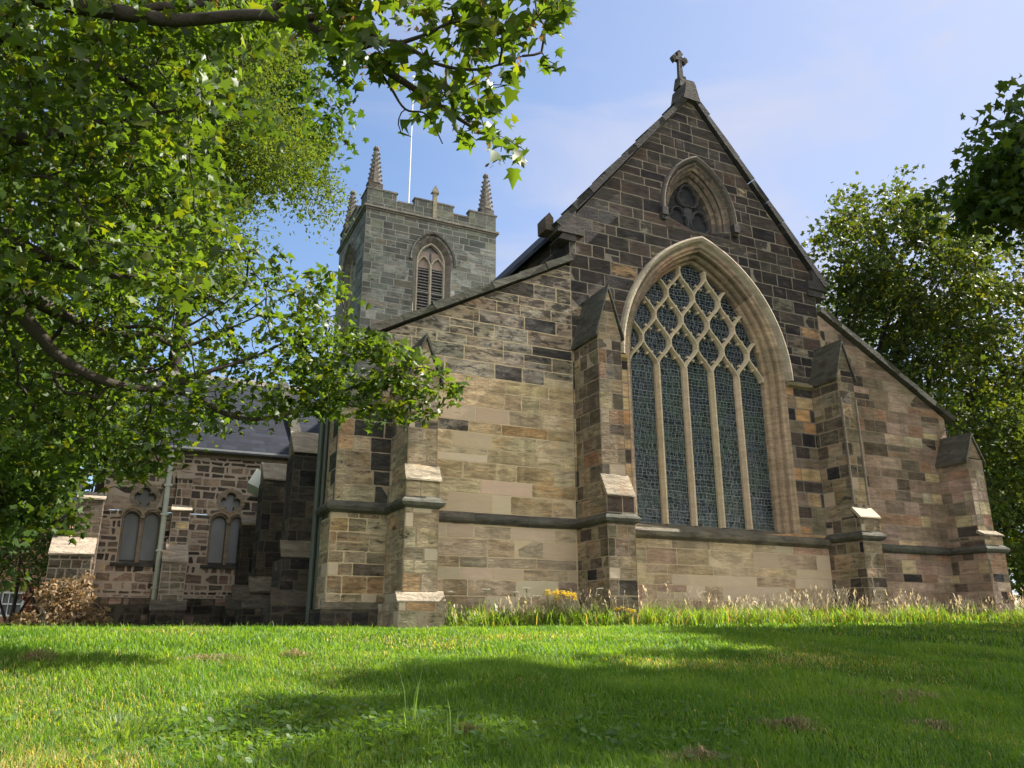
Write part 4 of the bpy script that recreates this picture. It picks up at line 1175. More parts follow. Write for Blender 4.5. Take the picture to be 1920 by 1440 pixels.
# dark slab gable edge where the vestry roof meets the aisle
mb = MB()
mb.prism([(AY - 0.2, 4.1), (AY - 0.2, 4.34), (25.0, 7.5), (25.0, 7.2)], 3.62, 3.9, 0, (0.07, 0.065, 0.055, .8), 0.3, axis='x')
mb.build("roof_verge", M_STONE, CH)

# flagpole and floodlight ----------------------------------------------------
fp = thing("flagpole", "slim white flagpole rising from the top of the church tower", "flagpole", (10.95, 36.0, 19.6))
mb = MB()
mb.tube([(10.95, 36, 19.6), (10.95, 36, 23), (10.95, 36, 29.0)], [0.046, 0.042, 0.032], 10)
mb.build("pole", make_flat("weathered_white_paint", (0.55, 0.56, 0.57), 0.6, 0.1, 8, 0.0), fp)
mb = MB()
mb.tube([(10.95, 36, 29.0), (10.95, 36, 29.06), (10.95, 36, 29.16), (10.95, 36, 29.22)], [0.04, 0.1, 0.1, 0.03], 10)
mb.build("truck_ball", M_WHITE, fp)
fl = thing("floodlight", "grey square floodlight on a bracket beside the dark stepped buttresses", "floodlight", (2.9, 20.0, 2.95))
q = Vector((2.66, 19.85, 3.30))
mb = MB()
hs = [tuple(1.75 * k for k in h) for h in [(-.17, -.11, -.13), (.15, -.16, -.13), (.15, -.16, .13), (-.17, -.11, .13), (-.10, .16, -.09), (.10, .13, -.09), (.10, .13, .09), (-.10, .16, .09)]]
rot = Matrix.Rotation(R(28), 3, 'Y') @ Matrix.Rotation(R(-20), 3, 'X')
mb.faces([q + rot @ Vector(h) for h in hs], [(3, 2, 1, 0), (4, 5, 6, 7), (0, 1, 5, 4), (1, 2, 6, 5), (2, 3, 7, 6), (3, 0, 4, 7)])
mb.build("housing", M_GREYMETAL, fl)
mb = MB()
mb.tube([q + Vector((0, 0, -0.12)), q + Vector((0, 0.05, -0.26)), q + Vector((0.0, 0.4, -0.30))], [0.025, 0.025, 0.025], 6)
mb.box(q + Vector((-0.22, 0.0, -0.30)), q + Vector((0.2, 0.5, -0.265)))
mb.build("bracket", M_DARKPIPE, fl)
mb = MB()
mb.faces([q + rot @ (Vector(h) * 0.86 + Vector((0, -0.025, 0))) for h in hs[:4]], [(3, 2, 1, 0)])
mb.build("lens", M_WHITE, fl)

# =================================================================== GROUND
def make_ground():
    m, nt, b = mat("lawn_soil")
    n = noise(nt, 0.7, 6, 0.6, pos(nt)); n2 = noise(nt, 9, 6, 0.7, pos(nt)); n3 = noise(nt, 60, 3, 0.7, pos(nt))
    c = mixc(nt, ramp(nt, n, 0.35, 0.65), (0.05, 0.095, 0.016), (0.075, 0.12, 0.022))
    c = mixc(nt, ramp(nt, n2, 0.58, 0.8), c, (0.13, 0.105, 0.05))
    c = mixc(nt, ramp(nt, n3, 0.3, 0.7), mixc(nt, 1.0, c, (0.55, 0.55, 0.5), 'MULTIPLY'), c)
    nt.links.new(c, b.inputs['Base Color']); b.inputs['Roughness'].default_value = 1.0
    b.inputs['Specular IOR Level'].default_value = 0.1
    bump(nt, b, n3, 0.03, 0.8)
    return m
M_SOIL = make_ground()
gx = np.concatenate([np.linspace(-220, -14, 22), np.linspace(-13, 28, 165), np.linspace(30, 260, 22)])
gy = np.concatenate([np.linspace(-40, -1, 14), np.linspace(0, 26, 120), np.linspace(28, 320, 26)])
GX_, GY_ = np.meshgrid(gx, gy)
GZ_ = ground_z(GX_, GY_)
nx, ny = len(gx), len(gy)
ii = (np.arange(ny - 1)[:, None] * nx + np.arange(nx - 1)[None, :]).ravel()
quads = np.stack([ii, ii + 1, ii + nx + 1, ii + nx], 1)
lawn = raw_mesh("lawn", np.stack([GX_, GY_, GZ_], -1).reshape(-1, 3), quads.ravel(), np.full(len(quads), 4), M_SOIL, smooth=True)
lawn['kind'] = "structure"

def vnoise(x, y, s, seed):
    """cheap smooth 2-D noise"""
    g = np.random.default_rng(seed).random((64, 64))
    x = np.asarray(x) / s; y = np.asarray(y) / s
    xi = np.floor(x).astype(int); yi = np.floor(y).astype(int)
    fx = x - xi; fy = y - yi; fx = fx * fx * (3 - 2 * fx); fy = fy * fy * (3 - 2 * fy)
    q = lambda a, b: g[a % 64, b % 64]
    return (q(xi, yi) * (1 - fx) + q(xi + 1, yi) * fx) * (1 - fy) + (q(xi, yi + 1) * (1 - fx) + q(xi + 1, yi + 1) * fx) * fy

def blades(P, h, wd, lean, col, yaw=None, tipc=None):
    """bent grass blades: 5 points, a quad and a triangle each"""
    n = len(P)
    yaw = NP.random(n) * 2 * np.pi if yaw is None else yaw
    d = np.stack([np.cos(yaw), np.sin(yaw), np.zeros(n)], 1)
    s = np.stack([-np.sin(yaw), np.cos(yaw), np.zeros(n)], 1) * (wd / 2)[:, None]
    up = np.array([0, 0, 1.0])
    mid = P + up * (h * 0.55)[:, None] + d * (lean * h * 0.28)[:, None]
    tip = P + up * (h * (1 - 0.25 * lean))[:, None] + d * (lean * h * 0.95)[:, None]
    V = np.stack([P - s, P + s, mid + s * 0.75, mid - s * 0.75, tip], 1).reshape(-1, 3)
    b = np.arange(n)[:, None] * 5
    L = np.concatenate([b + 0, b + 1, b + 2, b + 3, b + 3, b + 2, b + 4], 1).ravel()
    T = np.tile([4, 3], n)
    c = np.repeat(col[:, None, :], 5, 1)
    if tipc is not None:
        c[:, 4] = tipc
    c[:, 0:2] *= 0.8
    C = np.concatenate([c, np.ones((n, 5, 1))], 2).reshape(-1, 4)
    return V, L, T, C
def join(parts):
    V = []; L = []; T = []; C = []; o = 0
    for v, l, t, c in parts:
        V.append(v); L.append(np.asarray(l) + o); T.append(t); C.append(c); o += len(v)
    return np.concatenate(V), np.concatenate(L), np.concatenate(T), np.concatenate(C)
def in_church(x, y):
    a = (y > 13.9) & (x > 3.7) & (x < 19.7)
    b = (y > 20.6) & (x > -1.0) & (x < 4.2)
    return a | b
def polar(n, r0, r1, a0, a1):
    r = np.sqrt(NP.random(n) * (r1 * r1 - r0 * r0) + r0 * r0); a = np.radians(NP.random(n) * (a1 - a0) + a0)
    return r * np.sin(a), r * np.cos(a)
parts = []
for (n, r0, r1, a0, a1, h0, w0) in ((172000, 3.6, 6.5, -38, 72, 0.060, 0.0050), (168000, 6.5, 9.5, -36, 70, 0.060, 0.0066), (172000, 9.5, 14.5, -32, 68, 0.060, 0.0095), (66000, 14.5, 24, -24, 66, 0.075, 0.02), (26000, 24, 70, -14, 4, 0.12, 0.05)):
    x, y = polar(n, r0, r1, a0, a1)
    k = ~in_church(x, y); x = x[k]; y = y[k]; n = len(x)
    dry = np.clip((vnoise(x, y, 0.9, 1) - 0.55) * 2.4, 0, 1) * np.clip((vnoise(x, y, 2.6, 2) - 0.25) * 2.0, 0, 1)
    lf = np.clip((2.2 - x) / 3.0, 0, 1) * np.clip((9.5 - y) / 3.0, 0, 1)       # drier turf on the left
    dry = np.clip(dry + lf * 1.25 * vnoise(x, y, 0.7, 4) * (0.25 + vnoise(x, y, 2.2, 6)), 0, 1)
    tone = vnoise(x, y, 0.45, 3)
    g0 = np.array([0.070, 0.158, 0.018]); g1 = np.array([0.155, 0.250, 0.034]); st = np.array([0.42, 0.34, 0.16])
    c = g0 + (g1 - g0) * np.clip(tone + NP.normal(0, 0.3, n), 0, 1.2)[:, None]
    isd = (NP.random(n) < dry * 0.55 + 0.02)
    c = np.where(isd[:, None], st * (0.7 + 0.5 * NP.random(n))[:, None], c)
    h = h0 * (0.45 + 0.9 * NP.random(n)) * (0.75 + 0.7 * vnoise(x, y, 0.6, 5)) * np.where(isd, 0.75, 1)
    h *= 1 + 0.7 * (NP.random(n) < 0.03)
    P = np.stack([x, y, ground_z(x, y) - 0.004], 1)
    parts.append(blades(P, h, w0 * (0.6 + 0.8 * NP.random(n)), 0.2 + 0.9 * NP.random(n), c))
V, L, T, C = join(parts)
gr_ = raw_mesh("grass", V, L, T, M_GRASS, C); gr_['kind'] = "stuff"

# low broad leaves (clover, plantain) in the turf
parts = []
def discs(P, r, col, tilt=0.5, k=5):
    n = len(P)
    nn = np.stack([NP.normal(0, tilt, n), NP.normal(0, tilt, n), np.ones(n)], 1); nn /= np.linalg.norm(nn, axis=1)[:, None]
    a = np.cross(nn, np.array([0.3, 1, 0.1])); a /= np.linalg.norm(a, axis=1)[:, None]; b = np.cross(nn, a)
    t = np.linspace(0, 2 * np.pi, k, endpoint=False)
    V = (P[:, None, :] + (a[:, None, :] * np.cos(t)[None, :, None] + b[:, None, :] * np.sin(t)[None, :, None] * 0.7) * r[:, None, None]).reshape(-1, 3)
    C = np.concatenate([np.repeat(col, k, 0), np.ones((n * k, 1))], 1)
    return V, np.arange(n * k), np.full(n, k), C
cl = []
for (u, v, sp, n) in ((480, 1370, 0.55, 500), (700, 1372, 0.5, 460), (1180, 1390, 0.45, 300), (420, 1395, 0.4, 220), (900, 1372, 0.4, 200), (30, 1352, 0.25, 60), (1260, 1362, .5, 160), (620, 1390, .5, 260)):
    p = on_ground(u, v)
    x = p[0] + NP.normal(0, sp, n); y = p[1] + NP.normal(0, sp * 0.8, n)
    P = np.stack([x, y, ground_z(x, y) + 0.03 + 0.035 * NP.random(n)], 1)
    c = np.array([0.085, 0.15, 0.04])[None] * (0.6 + 0.8 * NP.random(n))[:, None]
    cl.append(discs(P, 0.012 + 0.022 * NP.random(n), c, 0.5, 6))
V, L, T, C = join(cl)
o = raw_mesh("clover_leaves", V, L, T, M_GRASS, C); o['kind'] = "stuff"

# long grass along the foot of the wall ---------------------------------------
parts = []
n = 26000
x = 4.6 + NP.random(n) * 16.5; y = 12.45 + NP.random(n) ** 0.8 * 1.5
edge = 12.75 - 0.35 * vnoise(x, y * 0, 1.6, 8)
def free_wall(x, y):
    b = np.zeros(len(x), bool)
    for (a, c, yy) in ((4.0, 4.8, 12.72), (7.95, 8.65, 12.8), (14.7, 15.3, 12.95), (18.8, 19.6, 12.95)):
        b |= (x > a) & (x < c) & (y > yy)
    return ~b
k = (y > edge) & free_wall(x, y) & (y < 13.93); x = x[k]; y = y[k]; n = len(x)
fade = np.clip((x - 4.7) / 0.8, 0.3, 1)
h = (0.14 + 0.30 * NP.random(n)) * (0.7 + 0.7 * vnoise(x, y, 0.5, 9)) * fade
c = np.array([0.13, 0.215, 0.038])[None] * (0.6 + 0.7 * NP.random(n))[:, None]
d = NP.random(n) < 0.16
c = np.where(d[:, None], np.array([0.33, 0.25, 0.12]) * (0.6 + 0.6 * NP.random(n))[:, None], c)
parts.append(blades(np.stack([x, y, ground_z(x, y) - 0.01], 1), h, 0.010 + 0.008 * NP.random(n), 0.3 + 0.9 * NP.random(n), c))
n = 3200
x = 4.9 + NP.random(n) * 16; y = 12.7 + NP.random(n) * 1.2
k = free_wall(x, y) & (vnoise(x, y, 0.55, 17) > 0.5); x = x[k]; y = y[k]; n = len(x)
parts.append(blades(np.stack([x, y, ground_z(x, y)], 1), 0.28 + 0.34 * NP.random(n), 0.012 + 0.012 * NP.random(n), 0.3 + 0.8 * NP.random(n), np.array([0.11, 0.19, 0.04])[None] * (0.6 + 0.7 * NP.random(n))[:, None]))
V, L, T, C = join(parts)
o = raw_mesh("long_grass", V, L, T, M_GRASS, C); o['kind'] = "stuff"
# seeding stems
parts = []
n = 1900
x = 5.0 + NP.random(n) * 16; y = 12.75 + NP.random(n) * 1.15
k = free_wall(x, y) & (vnoise(x, y, 0.8, 12) + 0.25 * NP.random(len(x)) > 0.52); x = x[k]; y = y[k]; n = len(x)
P = np.stack([x, y, ground_z(x, y)], 1)
hh = (0.34 + 0.44 * NP.random(n)) * np.clip((x - 4.2) / 2.0, 0.6, 1.0) * (0.7 + 0.5 * vnoise(x, y, 1.1, 13)); yaw = NP.random(n) * 2 * np.pi; ln = 0.1 + 0.5 * NP.random(n)
col = np.array([0.60, 0.52, 0.33])[None] * (0.7 + 0.5 * NP.random(n))[:, None]
parts.append(blades(P, hh, np.full(n, 0.006), ln, col, yaw))
tip = P + np.array([0, 0, 1.0]) * (hh * (1 - 0.25 * ln))[:, None] + np.stack([np.cos(yaw), np.sin(yaw), 0 * yaw], 1) * (ln * hh * 0.95)[:, None]
for q in range(4):
    k = NP.random(n) < 0.85
    m_ = int(k.sum())
    parts.append(blades(tip[k] + NP.normal(0, 0.012, (m_, 3)) - np.array([0, 0, 0.03 * q]), 0.05 + 0.05 * NP.random(m_), 0.012 + 0.008 * NP.random(m_), 0.5 + 0.8 * NP.random(m_), np.array([0.74, 0.66, 0.50])[None] * (0.7 + 0.5 * NP.random(m_))[:, None], yaw[k] + NP.normal(0, 0.5, m_)))
V, L, T, C = join(parts)
o = raw_mesh("seeding_grass", V, L, T, M_DEAD, C); o['kind'] = "stuff"

# flowering plants ------------------------------------------------------------
def flower_mesh(kind, r):
    mb = MB(); mf = MB()
    H = 0.5
    if kind == 'ragwort':
        for k in range(7):
            bx, by = r.uniform(-.05, .05), r.uniform(-.05, .05); tx, ty = r.uniform(-.14, .14), r.uniform(-.14, .14); hz = H * r.uniform(0.75, 1.05)
            mb.tube([(bx, by, -0.02), (bx + tx * .3, by + ty * .3, hz * .5), (tx, ty, hz)], [.006, .005, .004], 4, 0, (0.12, 0.16, 0.05, 1))
            for j in range(9):
                z = hz * r.uniform(.15, .8); a = r.uniform(0, 6.28); l = r.uniform(.04, .08)
                p = np.array([bx + tx * z / hz * .7, by + ty * z / hz * .7, z])
                mb.poly([p, p + np.array([math.cos(a) * l * .5 - math.sin(a) * .012, math.sin(a) * l * .5 + math.cos(a) * .012, .02]), p + np.array([math.cos(a) * l, math.sin(a) * l, 0.01]), p + np.array([math.cos(a) * l * .5 + math.sin(a) * .012, math.sin(a) * l * .5 - math.cos(a) * .012, .02])], 0, (0.11, 0.16, 0.045, 1))
            for j in range(30):
                p = np.array([tx + r.uniform(-.05, .05), ty + r.uniform(-.05, .05), hz + r.uniform(-.02, .05)])
                s = r.uniform(.013, .021)
                mf.poly([p + np.array([math.cos(t) * s, math.sin(t) * s, r.uniform(-.004, .004)]) for t in np.linspace(0, 5.5, 7)], 0, (0.88, 0.68, 0.04, 1))
    else:
        n = 1
        mb.tube([(0, 0, -0.02), (0.02, 0.01, H * .5), (0.0, 0.02, H)], [.005, .004, .003], 4, 0, (0.17, 0.20, 0.09, 1))
        for j in range(7):
            z = H * r.uniform(.1, .75); a = r.uniform(0, 6.28); l = r.uniform(.05, .09)
            p = np.array([.012, .008, z])
            mb.poly([p, p + np.array([math.cos(a) * l * .5 - math.sin(a) * .008, math.sin(a) * l * .5 + math.cos(a) * .008, .02]), p + np.array([math.cos(a) * l, math.sin(a) * l, 0.01])], 0, (0.13, 0.18, 0.06, 1))
        for j in range(11):
            a = r.uniform(0, 6.28); rad = .065 * math.sqrt(r.random())
            p = np.array([math.cos(a) * rad, .02 + math.sin(a) * rad, H + .03 - rad * .2])
            mb.tube([(0.005, .015, H * .92), p], [.002, .0015], 3, 0, (0.17, 0.20, 0.09, 1))
            for q in range(3):
                s = r.uniform(.018, .028); pp = p + np.array([r.uniform(-.01, .01), r.uniform(-.01, .01), r.uniform(0, .008)])
                mf.poly([pp + np.array([math.cos(t) * s, math.sin(t) * s, 0]) for t in np.linspace(0, 5.5, 6)], 0, (0.80, 0.78, 0.72, 1))
    return mb, mf
def flower(kind, u, v_top, Y, label, seed):
    r = random.Random(seed)
    # stand the plant where its flower head is seen against the wall
    d = at(u, v_top, 1.0); t = Y / d[1]
    x = d[0] * t; zt = d[2] * t; g = float(ground_z(x, Y))
    o = thing("ragwort_plant" if kind == 'ragwort' else "yarrow_plant", label, "wildflower", (x, Y, g), "ragwort by the church wall" if kind == 'ragwort' else "white yarrow by the church wall")
    mb, mf = flower_mesh(kind, r)
    s = max(0.25, (zt - g) / 0.5)
    sc = 1.0 if kind != 'ragwort' else 1.0
    for m_, nm, mt in ((mb, "stem", M_GRASS), (mf, "flower_head", M_PETAL)):
        m_.v = [(a * sc + x, b * sc + Y, c * s + g) for a, b, c in m_.v]
        m_.build(nm, mt, o)
for i, (u, v, lb) in enumerate(((1035, 1108, "tall yellow ragwort, larger of the pair between the white yarrow and the window buttress"), (1066, 1113, "yellow ragwort between the taller ragwort and the foot of the window buttress"), (1171, 1142, "short yellow ragwort low in the grass in front of the window buttress"))):
    flower('ragwort', u, v, 12.75, lb, 60 + i)
for i, (u, v, lb) in enumerate(((845, 1113, "white yarrow head beside the foot of the pale aisle corner buttress"), (912, 1108, "white yarrow standing alone midway along the pale aisle wall"), (966, 1113, "white yarrow of the cluster beside the ragwort, farthest from the ragwort"), (988, 1106, "tallest white yarrow of the cluster beside the ragwort"), (1008, 1120, "low white yarrow of the cluster, nearest the yellow ragwort"), (1118, 1118, "sturdier white yarrow in front of the window buttress next to the ragwort"), (1128, 1107, "thin taller white yarrow at the edge of the window buttress"), (1322, 1113, "white yarrow under the middle of the great window"), (1318, 1152, "short white yarrow low in the grass under the great window"), (875, 1152, "short white yarrow low in the grass before the pale aisle wall"))):
    flower('yarrow', u, v, 12.7, lb, 80 + i)

# tufts, clippings -------------------------------------------------------------
def tuft(u, v, n, h, spread, wd, label, name="grass_tuft", colr=(0.10, 0.17, 0.03), lean=0.7):
    p = on_ground(u, v); x0, y0 = p[0], p[1]
    a = NP.random(n) * 2 * np.pi; rr = spread * 0.45 * np.sqrt(NP.random(n))
    x = x0 + np.cos(a) * rr; y = y0 + np.sin(a) * rr
    P = np.stack([x, y, ground_z(x, y) - 0.01], 1)
    c = np.array(colr)[None] * (0.65 + 0.7 * NP.random(n))[:, None]
    V, L, T, C = blades(P, h * (0.35 + 0.65 * NP.random(n)), wd * (0.7 + 0.6 * NP.random(n)), lean * (0.4 + NP.random(n)), c, a + NP.normal(0, 0.5, n))
    o = raw_mesh(name, V, L, T, M_GRASS, C)
    tag(o, label, "grass tuft")
    return o
tuft(235, 1385, 130, 0.26, 0.55, 0.012, "broad pale grass tuft spreading in the dry sunny front of the lawn", lean=1.1, colr=(0.13, 0.19, 0.05))
tuft(790, 1385, 70, 0.24, 0.35, 0.010, "tuft of long blades at the edge of the shade, with one tall stalk", lean=0.8)
tuft(770, 1375, 7, 0.52, 0.12, 0.012, "few very tall upright grass stalks standing out of the lawn", "grass_stalk", (0.16, 0.25, 0.06), 0.25)
tuft(850, 1392, 9, 0.42, 0.2, 0.010, "thin arching grass stalks beside the tallest upright stalk", "grass_stalk", (0.15, 0.23, 0.06), 0.6)
tuft(520, 1272, 90, 0.13, 0.5, 0.009, "small grass tuft in sun just beyond the end of the tree shadow", colr=(0.12, 0.18, 0.05))
tuft(205, 1240, 90, 0.15, 0.5, 0.012, "darker grass tuft in the sunny lawn near the small round clippings heap")
tuft(1640, 1238, 120, 0.2, 0.8, 0.010, "long grass tuft catching light in the shade below the corner buttress")
tuft(1540, 1225, 120, 0.2, 0.8, 0.010, "long grass tuft catching light in the shade below the great window")
def clippings(u, v, sx, n, label, h=0.05):
    p = on_ground(u, v)
    n = int(n * 0.6)
    oc = NP.normal(0, sx * 0.5, (4, 2)) * np.array([1, .6]); oc[0] = 0; kk = NP.choice(4, n, p=[.4, .25, .2, .15])
    x = p[0] + oc[kk, 0] + NP.normal(0, sx * 0.28, n); y = p[1] + oc[kk, 1] + NP.normal(0, sx * 0.2, n)
    dd = np.exp(-((x - p[0]) ** 2 / (sx * sx * 0.32) + (y - p[1]) ** 2 / (sx * sx * 0.13)))
    P = np.stack([x, y, ground_z(x, y) + h * dd * NP.random(n) + 0.012], 1)
    c = np.array([0.38, 0.29, 0.17])[None] * (0.4 + 0.8 * NP.random(n))[:, None]
    V, L, T, C = blades(P, 0.035 + 0.04 * NP.random(n), np.full(n, 0.007), 1.4 + 0.8 * NP.random(n), c)
    tag(raw_mesh("grass_clippings", V, L, T, M_DEAD, C), label, "grass clippings", "heaps of dry grass clippings on the lawn")
for a in ((70, 1243, .32, 420, "dry brown clippings heap on the sunny lawn near the withered branches", .10), (392, 1243, .50, 480, "wide dry clippings patch in sun below the vestry windows", .05), (547, 1235, .2, 200, "small dry clippings heap in sun just outside the tree shadow", .08),
          (1312, 1432, .22, 420, "dark clippings heap at the very front of the lawn below the great window", .07), (1500, 1368, .28, 420, "clippings heap in half shade below the shafted window buttress", .08),
          (1700, 1312, .5, 500, "broad dry clippings heap in the shaded lawn below the corner buttress", .07), (872, 1382, .14, 160, "small dry leaf heap beside the tall stalks", .06), (1750, 1368, .3, 260, "low clippings scattered in a sunlit patch of the shaded lawn", .05)):
    clippings(*a)

# =================================================================== TREES
SYC = np.array([(0, 0), (.2, -.09), (.50, -.04), (.36, .17), (.64, .50), (.33, .45), (.21, .66), (0, 1.05), (-.21, .66), (-.33, .45), (-.64, .50), (-.36, .17), (-.50, -.04), (-.2, -.09)])
OVAL = np.array([(0, 0), (.27, .28), (.24, .62), (0, 1), (-.24, .62), (-.27, .28)])
SPRAY = np.array([(0, 0), (.38, .1), (.26, .38), (.5, .5), (.2, .66), (0, 1.0), (-.16, .7), (-.46, .6), (-.24, .36), (-.4, .08)])
def leaves(P, size, tmpl, cols, droop=0.5, flat=1.0, fold=0.38):
    """one polygon per leaf; size per leaf, cols (n,3)"""
    n = len(P); k = len(tmpl)
    up = np.array([0, 0, 1.0])
    nrm = up * flat + NP.normal(0, 0.75, (n, 3)); nrm /= np.linalg.norm(nrm, axis=1)[:, None]
    t = NP.normal(0, 1, (n, 3)) - up * droop
    t -= nrm * np.sum(t * nrm, 1)[:, None]; t /= np.linalg.norm(t, axis=1)[:, None] + 1e-9
    s = np.cross(t, nrm)
    fo = fold * NP.uniform(-0.4, 2.6, n); cu = NP.uniform(-0.1, 0.75, n)
    z = -fo[:, None] * np.abs(tmpl[None, :, 0]) * 1.1 - cu[:, None] * (tmpl[None, :, 1] - 0.3) ** 2
    wv = NP.uniform(0.72, 1.1, n)
    V = P[:, None, :] + (s[:, None, :] * (tmpl[None, :, 0] * wv[:, None])[:, :, None] + t[:, None, :] * tmpl[None, :, 1, None] + nrm[:, None, :] * z[:, :, None]) * size[:, None, None]
    C = np.concatenate([np.repeat(cols, k, 0), np.ones((n * k, 1))], 1)
    tip = int(np.argmax(tmpl[:, 1]))
    half = list(range(0, tip + 1)) + list(range(tip, k)) + [0]
    L = (np.arange(n)[:, None] * k + np.array(half)[None]).ravel()
    T = np.tile([tip + 1, k - tip + 1], n)
    return V.reshape(-1, 3), L, T, C
def smooth_path(pts, sub=5):
    """Catmull-Rom through (point, radius)"""
    P = np.array([np.append(np.asarray(p, float), r) for p, r in pts])
    out = []
    for i in range(len(P) - 1):
        p0, p1, p2, p3 = P[max(i - 1, 0)], P[i], P[i + 1], P[min(i + 2, len(P) - 1)]
        for k in range(sub):
            t = k / sub
            out.append(0.5 * (2 * p1 + (p2 - p0) * t + (2 * p0 - 5 * p1 + 4 * p2 - p3) * t * t + (3 * p1 - p0 - 3 * p2 + p3) * t ** 3))
    out.append(P[-1]); out = np.array(out)
    return out[:, :3], np.maximum(out[:, 3], 0.003)
def grow(limbs, clusters, r_tip=0.0035, expo=0.5, rmax=0.05, keep=1.0, wob=0.08):
    """twigs from limbs to every leaf cluster; nearest-first, so they branch. returns (points, radii) lists"""
    nodes = np.concatenate([l for l in limbs]); par = np.full(len(nodes), -1); nl = len(nodes)
    dmin = np.array([np.min(np.sum((nodes - c) ** 2, 1)) for c in clusters])
    order = np.argsort(dmin)
    allp = np.concatenate([nodes, np.zeros((len(clusters), 3))]); cnt = nl
    par = np.full(len(allp), -1); idx = np.zeros(len(clusters), int)
    bias = np.concatenate([np.zeros(nl), np.zeros(len(clusters))])
    for o in order:
        c = clusters[o]
        d = np.linalg.norm(allp[:cnt] - c, axis=1)
        j = int(np.argmin(d)); allp[cnt] = c; par[cnt] = j; idx[o] = cnt; cnt += 1
    w = np.ones(len(allp))
    for i in range(cnt - 1, nl - 1, -1):
        w[par[i]] += w[i] if par[i] >= nl else 0
    segs = []
    for i in range(nl, cnt):
        if NP.random() > keep: continue
        a, b = allp[par[i]], allp[i]; ln = np.linalg.norm(b - a)
        m = (a + b) / 2 + NP.normal(0, wob * ln, 3) + np.array([0, 0, 0.05 * ln])
        ra = min(rmax, r_tip * (w[i] + 1.5) ** expo); rb = min(rmax, r_tip * w[i] ** expo)
        segs.append(([a, m, b], [ra, (ra + rb) / 2, rb]))
    return segs
def leaf_cols(n, base, var=0.28, yellow=0.0, dark=None):
    b = np.array(base)[None] * (1 + NP.uniform(-var, var, n))[:, None]
    y = NP.random(n) < yellow
    b = np.where(y[:, None], b * np.array([1.7, 1.25, 0.8])[None], b)
    return b
def sample_poly(poly, n, d0, d1):
    """n points seen inside a photo polygon, spread between two distances"""
    poly = np.array(poly, float); lo = poly.min(0); hi = poly.max(0); out = []
    while len(out) < n:
        u, v = NP.uniform(lo, hi)
        ins = False; j = len(poly) - 1
        for i in range(len(poly)):
            if (poly[i, 1] > v) != (poly[j, 1] > v) and u < (poly[j, 0] - poly[i, 0]) * (v - poly[i, 1]) / (poly[j, 1] - poly[i, 1]) + poly[i, 0]: ins = not ins
            j = i
        if ins: out.append(at(u, v, NP.uniform(d0, d1)))
    return np.array(out)
def around(clusters, k, rad):
    n = len(clusters)
    P = np.repeat(clusters, k, 0) + NP.normal(0, rad * 0.55, (n * k, 3)) * np.array([1, 1, 0.75])
    return P
def finish_tree(name, label, cat, base, limbs, segs, leafdata, leafmat, group=None, sides=7, barkmat=None, tsides=4):
    o = thing(name, label, cat, base, group)
    mb = MB()
    for P, rr in limbs: mb.tube(P, rr, sides)
    for p, r_ in segs: mb.tube(p, r_, tsides, cap=False)
    mb.build("trunk", barkmat or M_BARK, o, smooth=True)
    V, L, T, C = leafdata
    raw_mesh("crown", V, L, T, leafmat, C, o)
    return o
def limb_px(pts):
    """limb from (u, v, distance, radius)"""
    return smooth_path([(at(u, v, d), r) for u, v, d, r in pts])

# --- the big sycamore at the left, whose boughs reach over the view
tb = np.array([-2.9, 8.1, float(ground_z(-2.9, 8.1))])
trunk = smooth_path([(tb - [0, 0, .3], .52), (tb + [0.02, 0, 0.6], .40), (tb + [.05, .05, 2.2], .36), (tb + [0.0, .1, 4.2], .31), (tb + [-.15, .0, 6.5], .24), (tb + [-.2, .1, 9.0], .14), (tb + [-.1, .2, 11.0], .05)])
tr = lambda z: tb + np.array([0.02, 0.05, z])
limbs = [trunk]
def add_limb(start, pts, rs): 
    first = [(start, rs)] if start is not None else []
    limbs.append(smooth_path(first + [(at(u, v, d), r) for u, v, d, r in pts]))
add_limb(tr(4.6), [(-120, -60, 7.4, .11), (80, -2, 7.0, .066), (250, 28, 6.6, .054), (340, 38, 6.4, .046), (480, 28, 6.2, .038), (560, 45, 6.0, .040), (640, 86, 5.9, .036), (720, 130, 5.8, .028), (800, 182, 5.8, .020), (880, 235, 5.8, .012), (930, 262, 5.8, .006)], .16)
add_limb(at(250, 27, 6.6), [(300, 12, 6.6, .03), (345, 16, 6.6, .028), (400, -5, 6.7, .022), (450, -40, 6.8, .012)], .04)
add_limb(at(560, 42, 6.0), [(600, 30, 6.0, .026), (660, 36, 5.9, .022), (720, 82, 5.8, .018), (790, 68, 5.8, .013), (860, 40, 5.8, .009), (960, 60, 5.9, .005)], .028)
add_limb(at(500, 28, 6.15), [(545, -4, 6.2, .026), (600, 22, 6.1, .024), (660, 10, 6.1, .015), (700, -20, 6.1, .01)], .03)
add_limb(at(660, 95, 5.88), [(740, 78, 5.8, .016), (820, 120, 5.7, .012), (900, 130, 5.7, .009), (980, 105, 5.8, .005)], .02)
add_limb(at(700, 118, 5.85), [(730, 160, 5.8, .010), (760, 205, 5.75, .008), (800, 215, 5.8, .006), (830, 270, 5.8, .004)], .013)
add_limb(at(655, 95, 5.88), [(640, 118, 5.85, .008), (628, 132, 5.85, .006), (640, 170, 5.85, .004)], .01)
add_limb(tr(2.9), [(-60, 470, 8.3, .13), (15, 555, 8.4, .080), (70, 622, 8.5, .062), (110, 668, 8.6, .053), (170, 704, 8.7, .047), (240, 726, 8.9, .042), (310, 730, 9.0, .033), (370, 746, 9.1, .029), (420, 775, 9.2, .027), (480, 786, 9.3, .024), (560, 770, 9.4, .023), (640, 735, 9.5, .017), (720, 705, 9.6, .012), (800, 690, 9.6, .007), (850, 728, 9.6, .004)], .19)
